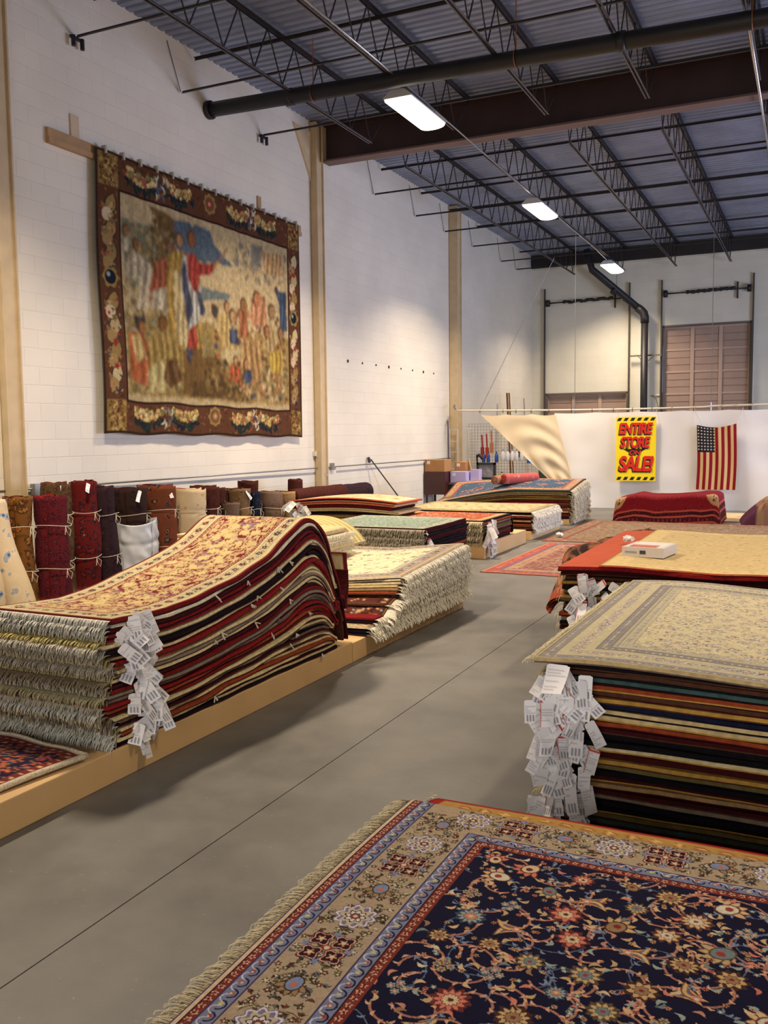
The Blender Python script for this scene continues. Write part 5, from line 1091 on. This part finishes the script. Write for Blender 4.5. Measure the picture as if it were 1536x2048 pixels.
def tapestry():
    NY, NZ = 640, 470; ys = np.linspace(0, 4.78, NY); zs = np.linspace(0, 3.5, NZ); P = Paint(ys, zs, L(196,182,146)); rs = random.Random(4); W, H = 4.78, 3.5
    Y, Z = ys[:,None]+0*zs[None,:], zs[None,:]+0*ys[:,None]
    def deco(x0, x1, y0, y1, n, cols, smin, smax):
        for q in range(n):
            x, y = rs.uniform(x0, x1), rs.uniform(y0, y1); c = rs.choice(cols); s_ = rs.uniform(smin, smax)
            if rs.random() < .5: P.leaf(x, y, s_*2.4, s_, rs.random()*6.3, c, rs.uniform(-.3,.3))
            else: P.flower(x, y, s_, c, 5, .15, rs.random())
    land = [L(150,134,92),L(120,112,76),L(176,160,116),L(100,92,66),L(136,120,90),L(160,140,110)]
    bx = [L(196,180,140),L(120,60,48),L(60,70,96),L(150,126,84),L(176,110,76),L(206,190,150),L(90,74,50)]
    for c, p in FIG[:5]: P.poly([(a, b) for a, b in p], L(*c), .03)
    deco(.45, 1.5, 1.3, 2.7, 260, land+[L(150,150,130)], .02, .06)
    deco(1.0, 1.5, 2.2, 2.95, 90, [L(96,76,46),L(130,106,66),L(84,70,44)], .02, .05)
    deco(.45, 4.35, .55, 1.1, 420, land[:4], .02, .07)
    deco(2.3, 4.3, .6, 1.9, 420, bx, .02, .06)
    deco(2.9, 4.3, 2.4, 2.9, 60, [L(120,126,124),L(190,170,130),L(150,140,120)], .04, .09)
    def folds(ins, q, c):
        a, X, Yq = q; X = X+0*Yq; Yq = Yq+0*X; ph = rs.random()*6; k = rs.uniform(30,55)
        w = np.sin(X*k+2.2*np.sin(Yq*rs.uniform(3,6)+ph)+ph); c = np.array(c); hi = np.minimum(c*1.45+.03, .7); lo = c*.55
        w = w+1.3*(vnoise(X*1.6, Yq*.6, .05, rs.randrange(99))-.5); mm = ins & (w > .62); a[mm] = hi; mm = ins & (w < -.62); a[mm] = lo
    for fi, (c, p) in enumerate(FIG[5:]):
        r = P.poly(p, L(*c), .02)
        if r and fi not in (3, 4, 5, 36, 37): folds(r[0], r[1], L(*c))
    for x, y, r, c in HEADS:
        P.flower(x, y, r*1.15, L(84,60,40), 7, .06, asp=.85); P.flower(x+.02, y-.01, r*.8, L(*c), asp=.8); P.leaf(x+.03, y-r*.3, r*.6, r*.15, 0, L(110,70,50))
        P.leaf(x+.03, y+r*.15, r*.5, r*.1, 0, L(90,60,44))
    deco(2.1, 3.1, .55, 1.1, 120, [L(84,64,38),L(120,96,58),L(140,120,80),L(60,46,30)], .02, .06)
    # woven streaks
    st = vnoise(Y, Z*.12, .018, 7); P.c *= (.80+.36*st)[...,None]
    P.c *= (.9+.2*vnoise(Y, Z, .02, 8))[...,None]
    def blur(c, r):
        for ax in (0, 1):
            c = sum(np.roll(c, q, ax) for q in range(-r, r+1))/(2*r+1)
        return c
    P.c = blur(P.c, 3); mu = L(150,130,94); P.c = (P.c*.84+np.array(mu)*.10)*np.array([.92,.85,.74])
    n1 = vnoise(Y, Z, .05, 31); n2 = vnoise(Y*1.6, Z*.7, .028, 33); P.c *= (.72+.34*n1+.28*n2)[...,None]
    # borders
    bt, bs = .46, .42; d0 = L(92,58,38)
    def band(x0, x1, y0, y1): P.rect(x0, x1, y0, y1, d0)
    band(0, W, 0, bt-.02); band(0, W, H-bt, H); band(0, bs, 0, H); band(W-bs*.9, W, 0, H)
    for (x0, x1) in ((0, bs), (W-bs*.9, W)):
        for (y0, y1) in ((0, bt), (H-bt, H)): P.rect(x0+.05, x1-.03, y0+.03, y1-.03, L(140,112,60)); deco(x0+.08, x1-.05, y0+.05, y1-.05, 60, [L(170,140,80),L(110,84,44),L(80,56,34),L(190,160,96)], .015, .04)
    fr = [L(196,172,112),L(206,186,130),L(180,140,80),L(160,90,70),L(190,160,100),L(120,120,70)]
    for q in range(900):
        sd = rs.random()
        if sd < .6: x, y = rs.uniform(.1, W-.1), rs.choice((rs.uniform(.04, bt-.06), rs.uniform(H-bt+.05, H-.04)))
        else: y, x = rs.uniform(.1, H-.1), rs.choice((rs.uniform(.05, bs-.06), rs.uniform(W-bs*.9+.05, W-.05)))
        P.leaf(x, y, rs.uniform(.04,.09), .02, rs.random()*6.3, rs.choice([L(70,36,28),L(120,70,50),L(108,46,36),L(140,100,60),L(60,44,34)]), .3)
    def garland(cx, cy, w, h):
        for q in range(26):
            t = rs.uniform(-1,1); x = cx+t*w/2; y = cy-h*(1-t*t)*.5+rs.uniform(-.05,.05); P.leaf(x, y-.05, .13, .05, rs.random()*6.3, rs.choice([L(26,34,46),L(30,44,44),L(44,54,40)]), .2)
        for q in range(60):
            t = rs.uniform(-1,1); x = cx+t*w/2*.9; y = cy-h*(1-t*t)*.3+rs.uniform(-.02,.1); s_ = rs.uniform(.02,.045); c = rs.choice(fr); P.flower(x, y, s_, L(90,60,40)); P.flower(x-.003, y+.003, s_*.86, c, 0, 0, rs.random(), rs.choice((1,1.3))); P.flower(x-.01, y+.01, s_*.3, np.minimum(np.array(c)*1.35,1))
    for cy in (.27, H-.2):
        for cx in (.85, 1.6, 3.0, 3.75): garland(cx, cy, .62, .2)
        P.flower(2.3, cy, .15, L(150,120,70), 8, .08); P.flower(2.3, cy, .1, L(110,80,50)); P.flower(2.3, cy, .06, L(150,50,44) if cy > 1 else L(150,110,70)); P.flower(2.3, cy, .03, L(196,150,120))
        for cx in (1.22, 3.38):
            for q in range(14): P.leaf(cx+rs.uniform(-.1,.1), cy+rs.uniform(-.16,.14), .12, .03, rs.choice((.8,2.3,1.57)), rs.choice([L(196,190,170),L(150,130,80),L(90,100,120)]), .3)
    for cx in (.22, W-.2):
        for cy in np.arange(.65, 2.95, .3): 
            if abs(cy-1.95) < .18: continue
            c = rs.choice([L(180,160,116),L(196,176,132),L(150,124,76)])
            P.leaf(cx+.03, cy+.1, .3, .2, 1.3, L(60,44,34)); P.leaf(cx+.03, cy+.1, .27, .16, 1.3, c); P.leaf(cx-.06, cy+.02, .22, .09, 2.2, L(130,104,66)); P.flower(cx-.03, cy-.03, .085, rs.choice([L(206,186,150),L(160,130,84)])); P.flower(cx+.03, cy-.1, .05, rs.choice([L(34,48,66),L(140,50,40),L(120,100,60)]), 5, .2)
            deco(cx-.13, cx+.13, cy-.14, cy+.14, 12, [L(150,60,46),L(190,160,110),L(50,60,80),L(160,130,80)], .012, .03)
        P.flower(cx, 1.95, .14, L(150,124,70), 6, .1); P.flower(cx, 1.95, .09, L(24,34,44)); P.flower(cx-.03, 1.98, .03, L(150,160,160))
    for (x0, x1, y0, y1) in ((bs-.02, W-bs*.9+.02, bt-.05, bt-.02), (bs-.02, W-bs*.9+.02, H-bt-.0, H-bt+.03), (bs-.02, bs+.01, bt-.04, H-bt+.02), (W-bs*.9-.01, W-bs*.9+.02, bt-.04, H-bt+.02)): P.rect(x0, x1, y0, y1, L(44,24,20))
    for (x0, x1, y0, y1) in ((0, W, 0, .03), (0, W, H-.03, H), (0, .03, 0, H), (W-.03, W, 0, H)): P.rect(x0, x1, y0, y1, L(46,30,22))
    P.c = blur(P.c, 1)*.86; P.c *= (.86+.26*vnoise(Y, Z, .014, 18))[...,None]
    t = thing('tapestry', 'large old woven tapestry of robed figures with fruit garland border on the wall', 'tapestry', (XW+.1, 11, 1.65))
    wy = 8.63+Y*(4.73/4.78)+.02*np.sin(Z*2.2)*(1-Y/4.78)-.012; wz = 1.66+Z*(3.43/3.5)+.012*np.sin(Y*6)*(1-Z/3.5)-.05*(1-Z/3.5)*(Y/4.78)+.03*(1-Z/3.5)*(1-Y/4.78)
    wx = XW+.085+.012*np.sin(Y*5.3)*(1-.5*Z/3.5)+.006*np.sin(Y*17+Z)
    A = np.stack([wx, wy, wz], -1).reshape(-1,3); B = A.copy(); B[:,0] -= .008
    np_mesh('woven_panel', np.concatenate([A, B]), np.concatenate([grid_faces(NY, NZ), grid_faces(NY, NZ, NY*NZ, True)]), [M_PILE], t, None, np.concatenate([P.c.reshape(-1,3), np.full((NY*NZ,3), .1)]), True)
    for k in range(15):
        y = 8.8+k*(4.45/14); b = MB(); b.box(XW+.05, XW+.115, y-.015, y+.015, 5.04, 5.13); b.build('hanging_clip', mat('clip', (186,176,160), .4, .5), t)
tapestry()
M_WOOD = mat('raw_wood', (176,140,98), .7, noise=.12, nscale=6)
b = MB(); b.box(XW, XW+.045, 7.95, 13.5, 4.94, 5.11); b.box(XW+.045, XW+.06, 7.95, 13.5, 4.94, 5.0); tag(b.build('wooden_rail', M_WOOD), 'long raw wooden board on the wall that the tapestry hangs from', 'board')
b = MB(); b.box(XW+.0, XW+.02, 8.33, 8.46, 5.11, 5.37); tag(b.build('wooden_batten', mat('pale_wood', (206,184,156), .7)), 'short upright wooden piece behind the board left of the tapestry', 'board', 'upright wood pieces at the tapestry rail')
b = MB(); b.box(XW+.0, XW+.02, 12.24, 12.34, 5.11, 5.32); tag(b.build('wooden_batten', M_WOOD), 'short upright wooden piece above the tapestry near its right end', 'board', 'upright wood pieces at the tapestry rail')
# ================= curtain, rod, sign and flag
M_SHEET = mat('white_sheet', (226,222,214), .85, bump=.12, nscale=5); M_CREAMCL = mat('cream_canvas', (218,200,166), .85, bump=.1, nscale=9)
YC = 19.85
def zrod(x): return 2.165-.05*math.sin((x+7.5)/3.2*1.3)*(1 if x < -2 else .6)
b = MB(); xs_ = np.linspace(-7.55, 3.5, 60); b.tube([(x, YC, zrod(x)) for x in xs_], .02, 10); t = thing('curtain_rod', 'long white rod strung across the room carrying the white curtain', 'curtain rod', (-2, YC, 2.1))
b.build('rod', mat('rod_white', (214,204,184), .4), t, True)
b = MB(); b.tube([(XW+.2, YC+.35, 2.3), (-7.62, YC+.1, 2.25), (-7.53, YC, zrod(-7.5))], .022, 8); b.build('end_bracket', M_STEEL, t)
for k, x in enumerate([-6.95,-6.4,-6.1,-5.75,-5.35,-4.85,-4.4,-3.95,-3.55,-3.15,-2.75,-2.3,-1.75,-1.5,-1.2,-.75,-.2,.4]):
    b = MB(); b.tube([(x+.004*math.sin(a), YC+.036*math.cos(a), zrod(x)-.012+.042*math.sin(a)) for a in np.linspace(0, 6.28, 15)], .007, 6); b.build('curtain_ring', mat('brass', (176,144,84), .35, .8), t)
for x in (-4.78, -1.98):
    b = MB(); b.tube([(x, YC, zrod(x)), (x, YC, 6.25)], .006, 5); b.tube([(x, YC, zrod(x)-.28), (x, YC, zrod(x)+.08)], .014, 6); b.build('suspension_wire', M_STEEL, t)
b = MB(); b.tube([(-6.95, YC, 2.16), (-5.25, YC, 5.4)], .006, 5); b.build('brace_wire', M_STEEL, t)
def cloth(fnc, n, k, m, name, parent=None, th=.004):
    u = np.linspace(0, 1, n); v = np.linspace(0, 1, k); U, V_ = np.meshgrid(u, v, indexing='ij'); P = np.stack(fnc(U, V_), -1).reshape(-1,3); Q = P.copy(); Q[:,1] += th
    return np_mesh(name, np.concatenate([P, Q]), np.concatenate([grid_faces(n, k), grid_faces(n, k, n*k, True)]), [m], parent, None, None, True)
def f_main(U, W):
    x = -5.22+.30*(1-W)*np.clip(1-U*6, 0, 1)+U*8.0; zt = 2.07-.0*U; z = .004+W*(2.055)-.015*np.abs(np.sin(U*28))*W
    y = YC-.03+.012*np.sin(x*7+W*2)*(1-W*.3)+.02*vnoise(x, z*1.3, .45, 5)+.05*(1-W)**3*np.sin(x*3)
    return x, y-.02, z
o = cloth(f_main, 260, 60, M_SHEET, 'curtain'); tag(o, 'white sheet curtain stretched from rod to floor behind the sign and flag', 'curtain')
def f_flap(U, W):
    # U from the free left edge to the seam, W from rod down to hem
    tx, tz = -6.9+U*1.72, 2.06-.02*U-.03*np.abs(np.sin(U*9)); bx, bz = -5.2+U*.42, .50+.0*U
    x = tx*(1-W)+bx*W; z = tz*(1-W)+bz*W-.10*np.sin(math.pi*U)*(1-W)*W*2
    s = (2.06-z)*.8+.3*(1-U)*.6
    sw = np.sin((s*1.0+.35*np.sin(math.pi*U*.9))*17)
    y = YC-.10-.02*sw*np.sin(math.pi*np.clip(U,0,1))**.7*(.3+.7*np.sin(math.pi*np.clip(W,0,1)))-.012*np.sin(U*15+W*5)*W
    return x, y, z
o = cloth(f_flap, 110, 110, M_CREAMCL, 'canvas_flap'); tag(o, 'cream canvas drape swept aside at the left end of the rod', 'drape')
# sign
t = thing('sale_sign', 'yellow sign with red lettering hanging on the white curtain', 'sign', (-3.4, YC-.14, .62))
SX0, SX1, SZ0, SZ1, SY = -3.86, -3.04, .6, 1.95, YC-.125
b = MB(); b.box(SX0, SX1, SY, SY+.006, SZ0, SZ1); b.build('sign_board', mat('sign_yellow', (250,222,20), .5), t)
b = MB(); b.tube([(SX0+.02, SY+.003, SZ1-.02), (SX0+.0, YC-.03, zrod(SX0)-.02)], .003, 5); b.tube([(SX1-.02, SY+.003, SZ1-.02), (SX1, YC-.03, zrod(SX1)-.02)], .003, 5); b.build('cord', M_STRING, t)
M_INK = mat('sign_black', (24,20,20), .5); M_RED = mat('sign_red', (214,36,22), .5)
for z0, z1 in ((SZ1-.085, SZ1-.02), (SZ0+.02, SZ0+.085)):
    b = MB()
    for k in range(6):
        x = SX0+.01+k*.137; p = [(x, z0), (min(x+.075, SX1), z0), (min(x+.115, SX1), z1), (x+.04, z1)]
        if x < SX1-.05: b.prism(p, 'y', SY-.002, SY)
    b.build('hazard_stripe', M_INK, t)
def text(s, x, z, w, h, m, name, parent, y, shear=.18, off=.012, d=.004):
    c = bpy.data.curves.new(name, 'FONT'); c.body = s; c.shear = shear; c.offset = off; c.extrude = .5; c.size = 1; c.space_character = .92
    o = bpy.data.objects.new(name, c); COL.objects.link(o); bpy.context.view_layer.update()
    me = bpy.data.meshes.new_from_object(o.evaluated_get(bpy.context.evaluated_depsgraph_get())); bpy.data.objects.remove(o); bpy.data.curves.remove(c)
    V = np.array([v.co for v in me.vertices]); a, e = V.min(0), V.max(0); V = (V-a)/(e-a)
    for v, q in zip(me.vertices, V): v.co = (x+q[0]*w, y-q[2]*d, z+q[1]*h)
    me.materials.append(m); me.update(); return link(name, me, parent)
for s_, x, z, w_, h_ in (('ENTIRE', SX0+.06, 1.585, .70, .24), ('STORE', SX0+.09, 1.295, .62, .24), ('ON', SX0+.28, 1.155, .24, .09), ('SALE!', SX0+.06, .80, .72, .33)):
    if s_ == 'ON':
        b = MB(); b.prism([(SX0+.14, 1.275), (SX0+.62, 1.275), (SX0+.38, 1.13)], 'y', SY-.002, SY-.001); b.build('arrow', M_INK, t)
    text(s_, x-.018, z-.024, w_, h_, M_INK, 'letter_shadow', t, SY-.002, off=.045); text(s_, x, z, w_, h_, M_RED, 'lettering', t, SY-.008, off=.035)
# flag
def flag():
    NX, NZ = 150, 260; xs_ = np.linspace(0, .74, NX); zs = np.linspace(0, 1.34, NZ); P = Paint(xs_, zs, L(206,176,120)); 
    for k in range(0, 13, 2): P.rect(.74*k/13, .74*(k+1)/13, -1, 2, L(136,22,34))
    P.rect(-1, .74*6/13*.97, 1.34-.56, 2, L(38,34,40))
    for i in range(6):
        for j in range(8):
            cx = .03+i*.058; cz = 1.34-.04-j*.066
            P.flower(cx, cz, .019, L(206,200,180), 5, .3, 0, 1, 0)
    def f(U, W):
        x = -2.22+U*.76+.015*np.sin(W*4)*1.0-.01*(1-W); z = .44+W*1.33-.065*np.sin(math.pi*U)*W**3+.02*(U-.5)*W
        return x, YC-.14+.012*np.sin(U*16+W*3), z
    u = np.linspace(0, 1, NX); v = np.linspace(0, 1, NZ); U, W = np.meshgrid(u, v, indexing='ij'); A = np.stack(f(U, W), -1).reshape(-1,3); B = A.copy(); B[:,1] += .003
    t = thing('flag', 'faded striped flag with stars hanging vertically on the curtain', 'flag', (-1.84, YC-.14, .44))
    np_mesh('flag_cloth', np.concatenate([A, B]), np.concatenate([grid_faces(NX, NZ), grid_faces(NX, NZ, NX*NZ, True)]), [M_PILE], t, None, np.concatenate([P.c.reshape(-1,3)]*2), True)
    b = MB(); b.tube([(-2.21, YC-.14, 1.77), (-2.3, YC-.03, 2.1)], .004, 5); b.tube([(-1.45, YC-.14, 1.78), (-1.36, YC-.03, 2.1)], .004, 5); b.build('cord', M_STRING, t)
flag()
# ================= the work corner behind the curtain's left end
t = thing('wooden_cabinet', 'dark red-brown wooden cabinet on legs against the wall, under cardboard boxes', 'cabinet', (-7.6, 19, 0))
M_MAH = mat('mahogany', (64,24,22), .35, noise=.15, nscale=3)
b = MB(); b.box(-7.87, -7.37, 18.75, 19.3, .3, .8); b.build('body', M_MAH, t)
for x in (-7.85, -7.41):
    for y in (18.77, 19.26): b = MB(); b.box(x, x+.04, y, y+.04, 0, .3); b.build('leg', M_MAH, t)
M_CARD = mat('carton', (168,122,74), .8, noise=.08, nscale=5)
def carton(x0, x1, y0, y1, z0, z1, m, label, extra=None):
    t = thing('cardboard_box', label, 'box', ((x0+x1)/2, (y0+y1)/2, z0), 'boxes in the work corner'); b = MB(); b.box(x0, x1, y0, y1, z0, z1); o = b.build('carton', m, t); q = o.modifiers.new('b','BEVEL'); q.width=.005
    b = MB(); b.box(x0, x1, (y0+y1)/2-.03, (y0+y1)/2+.03, z1, z1+.001); b.build('tape', mat('tape', (196,160,110), .4), t); 
    b = MB(); b.box(x0+.05, x0+.13, y0-.001, y0, z1-.1, z1-.03); b.build('label', mat('label_white', (220,216,210), .6), t); return t
carton(-7.87, -7.4, 18.78, 19.2, .8, 1.07, M_CARD, 'brown cardboard box on top of the dark cabinet')
carton(-7.38, -7.12, 19.35, 19.7, .58, 1.0, M_CARD, 'smaller brown cardboard box right of the cabinet')
carton(-7.35, -6.98, 19.0, 19.33, .56, .8, mat('lilac_box', (176,164,206), .6), 'pale lilac box standing on the work table')
b = MB(); b.box(-6.95, -6.75, 19.2, 19.4, .56, .84); tag(b.build('storage_box', mat('lilac_box', (0,0,0))), 'small pale lilac box at the right of the lilac carton', 'box')
t = thing('work_table', 'dark work table with trestle legs in the corner', 'table', (-6.9, 19.1, 0))
b = MB(); b.box(-7.35, -6.1, 18.9, 19.6, .52, .56); b.build('tabletop', mat('table_grey', (92,88,84), .4), t)
b = MB(); b.box(-7.3, -6.4, 18.92, 18.95, .36, .52); b.build('apron', mat('dark_wood', (46,32,28), .5), t)
for x in (-7.3, -6.85, -6.5, -6.15): b = MB(); b.box(x, x+.04, 19.0, 19.04, 0, .52); b.build('leg', M_BLACK, t)
b = MB(); b.bar((-7.05, 18.98, 0), (-6.98, 19.0, .52), .05); tag(b.build('wooden_plank', M_WOOD), 'short wooden post standing under the work table', 'plank')
b = MB(); b.box(-7.05, -6.2, 19.1, 19.5, .56, .59); tag(b.build('cutting_board', mat('board_pale', (190,176,150), .6)), 'pale board lying on the work table', 'board')
def fr_pic():
    t = thing('picture_frame', 'dark framed picture leaning at the back of the work table', 'picture', (-6.75, 19.62, .6)); b = MB(); 
    for q in ((-6.95,-6.9,.6,.98),(-6.55,-6.5,.6,.98),(-6.95,-6.5,.6,.65),(-6.95,-6.5,.93,.98)): b.box(q[0], q[1], 19.6, 19.64, q[2], q[3])
    b.build('frame', M_BLACK, t); b = MB(); b.box(-6.9, -6.55, 19.62, 19.63, .65, .93); b.build('picture', mat('grey_print', (120,120,126), .5, noise=.4, nscale=14), t)
fr_pic()
b = MB(); b.bar((-7.0, 19.5, .6), (-7.12, 19.55, 1.05), .04); b.bar((-7.12, 19.55, 1.05), (-7.2, 19.5, .57), .03); tag(b.build('wooden_strut', M_WOOD), 'wooden struts leaning beside the framed picture', 'wood')
# wire grid with tools
t = thing('wire_grid_panel', 'black wire grid panel hung with tools behind the work table', 'grid panel', (-7.1, 21.6, .2))
b = MB()
for k in range(22): b.box(-7.85+k*.0762-.002, -7.85+k*.0762+.002, 21.6, 21.604, .15, 1.87)
for k in range(24): b.box(-7.85, -6.25, 21.604, 21.608, .15+k*.0748-.002, .15+k*.0748+.002)
b.build('grid', M_BLACK, t)
for i, (x, z, l, c, nm, lb) in enumerate(((-7.5,1.6,.55,(150,40,36),'hand_tool','red-handled tool hanging leftmost on the wire grid'), (-7.38,1.62,.6,(170,50,40),'hand_tool','second red-handled tool on the wire grid'), (-7.26,1.7,.55,(190,120,70),'hand_tool','tan wooden tool hanging on the wire grid'), (-7.62,1.4,.35,(196,196,206),'hand_tool','silver tool at the left of the wire grid'), (-6.55,1.35,.3,(60,60,66),'hand_tool','dark tool on the right half of the wire grid'))):
    b = MB(); b.tube([(x, 21.56, z), (x+.02, 21.55, z-l*.55)], .022, 8); b.tube([(x+.02, 21.55, z-l*.55), (x+.02, 21.55, z-l)], .045, 8); tag(b.build(nm, mat('tool_%d' % i, c, .4)), lb, 'tool', 'tools on the wire grid')
def bottle(x, y, z, r, h, c, label, nm='bottle', g='bottles on the wire grid'):
    t = thing(nm, label, 'bottle', (x, y, z), g); b = MB(); b.tube([(x, y, z), (x, y, z+.01), (x, y, z+h*.65), (x, y, z+h*.8), (x, y, z+h*.86)], [r*.9, r, r, r*.45, r*.35], 12); b.build('body', mat('bottle_%s' % str(c), c, .35), t, True)
    b = MB(); b.tube([(x, y, z+h*.86), (x, y, z+h)], r*.42, 10); b.build('cap', mat('cap_%s' % str(c), tuple(int(q*.7) for q in c), .4), t)
for k, x in enumerate((-7.45, -7.33, -7.12)): bottle(x, 21.555, .92, .045, .26, (40,84,170), ['leftmost blue bottle hanging on the wire grid','second blue bottle on the wire grid','third blue bottle on the wire grid, nearest the white jugs'][k])
for k in range(5): bottle(-6.95+k*.12, 21.545, .96, .055, .28, (222,222,228), ['first white jug from the left on the wire grid','second white jug from the left on the wire grid','middle white jug of five on the wire grid','fourth white jug from the left on the wire grid','rightmost white jug of five on the wire grid'][k], 'jug', 'white jugs on the wire grid')
bottle(-6.3, 21.55, .9, .05, .3, (60,110,190), 'pale blue bottle right of the white jugs')
bottle(-6.25, 19.3, .59, .06, .2, (128,116,54), 'olive green bottle standing on the work table')
for k in range(5):
    b = MB(); x = -6.9+k*.16; b.tube([(x, 21.58, 1.75-k*.09), (x+.35, 21.35, 1.62-k*.09)], .012, 6); tag(b.build('wire_hook', M_BLACK), 'black hook arm sticking out of the wire grid, '+['uppermost','second from the top','third from the top','fourth from the top','lowest'][k], 'hook', 'hook arms on the wire grid')
t = thing('shelf_unit', 'dark shelving with grey bins right of the wire grid', 'shelf', (-5.8, 22.0, 0)); b = MB(); b.box(-6.15, -4.6, 21.9, 22.4, 0, 1.1); b.build('body', mat('dark_green', (36,44,42), .6), t)
b = MB(); b.box(-6.15, -5.6, 21.88, 21.9, .3, 1.05); b.build('door', mat('green_bin', (56,72,66), .6), t)
bottle(-5.95, 21.825, .88, .06, .4, (186,40,40), 'red extinguisher bottle beside the dark shelving', 'fire_extinguisher', None)
# coat rack and leaning things
t = thing('towel_rack', 'white metal ladder rack leaning in front of the tan column', 'rack', (-7.7, 20.9, 0)); M_WM = mat('white_metal', (206,204,204), .4)
for x in (-7.86, -7.66): b = MB(); b.tube([(x, 20.3, 0), (x, 20.3, 1.75)], .012, 8); b.build('post', M_WM, t)
for z in (.4, .8, 1.2, 1.45, 1.72): b = MB(); b.tube([(-7.86, 20.3, z), (-7.66, 20.3, z)], .009, 6); b.build('rung', M_WM, t)
b = MB(); b.tube([(-7.86, 20.25, 0), (-7.88, 20.25, 1.95)], .014, 8); tag(b.build('metal_pole', mat('pole_grey', (96,90,110), .4, .5)), 'dark slim pole leaning left of the white rack', 'pole')
b = MB(); b.tube([(-7.42, 20.4, 0), (-7.42, 20.4, 1.75)], .01, 6); b.tube([(-7.5, 20.4, 1.75), (-7.34, 20.4, 1.75)], .01, 6); tag(b.build('hook_stand', M_WM), 'thin white stand with crossbar right of the white rack', 'stand')
b = MB(); b.tube([(-7.1, 20.2, .5), (-7.15, 20.2, 1.1)], .02, 8); b.tube([(-7.15, 20.2, 1.1), (-7.1, 20.2, 1.14), (-7.0, 20.2, 1.05)], .04, 8); tag(b.build('desk_lamp', M_BLACK), 'black jointed lamp standing behind the lilac box', 'lamp')
b = MB(); b.box(-7.1, -7.0, 20.15, 20.25, 0, .5); tag(b.build('pedestal', M_DARK), 'narrow dark pedestal behind the work table', 'pedestal')
b = MB(); b.bar((-7.5, 24.0, 0), (-7.66, 24.1, 2.72), .09, .03); b.bar((-7.42, 24.0, 0), (-7.6, 24.1, 2.72), .04, .03); tag(b.build('leaning_board', mat('brown_board', (150,104,48), .6)), 'brown boards leaning against the wall behind the curtain rod', 'board')
b = MB(); b.bar((-7.02, 24.0, 0), (-7.18, 24.1, 2.56), .05, .04); tag(b.build('leaning_batten', mat('pale_batten', (226,206,186), .6)), 'pale pole leaning behind the curtain rod right of the brown boards', 'pole')
t = thing('broom', 'dark broom leaning against the left wall behind the folded stack', 'broom', (-7.3, 16.7, 0))
b = MB(); b.tube([(-7.84, 16.0, 1.16), (-7.45, 17.0, .05)], .013, 8); b.build('handle', mat('broom_dark', (62,56,60), .5), t)
b = MB(); b.tube([(-7.85, 15.97, 1.1), (-7.86, 15.94, 1.2)], .03, 8); b.build('head', mat('broom_dark', (0,0,0)), t)
b = MB()
for k in range(8): b.tube([(XW, 15.2+k*.6, 3.0-.0*k), (XW+.012, 15.2+k*.6, 3.0)], .02 if k % 3 else .03, 8)
tag(b.build('anchor_bolts', M_BLACK), 'row of dark bolt holes in the white wall between the columns', 'bolt', None, 'stuff')
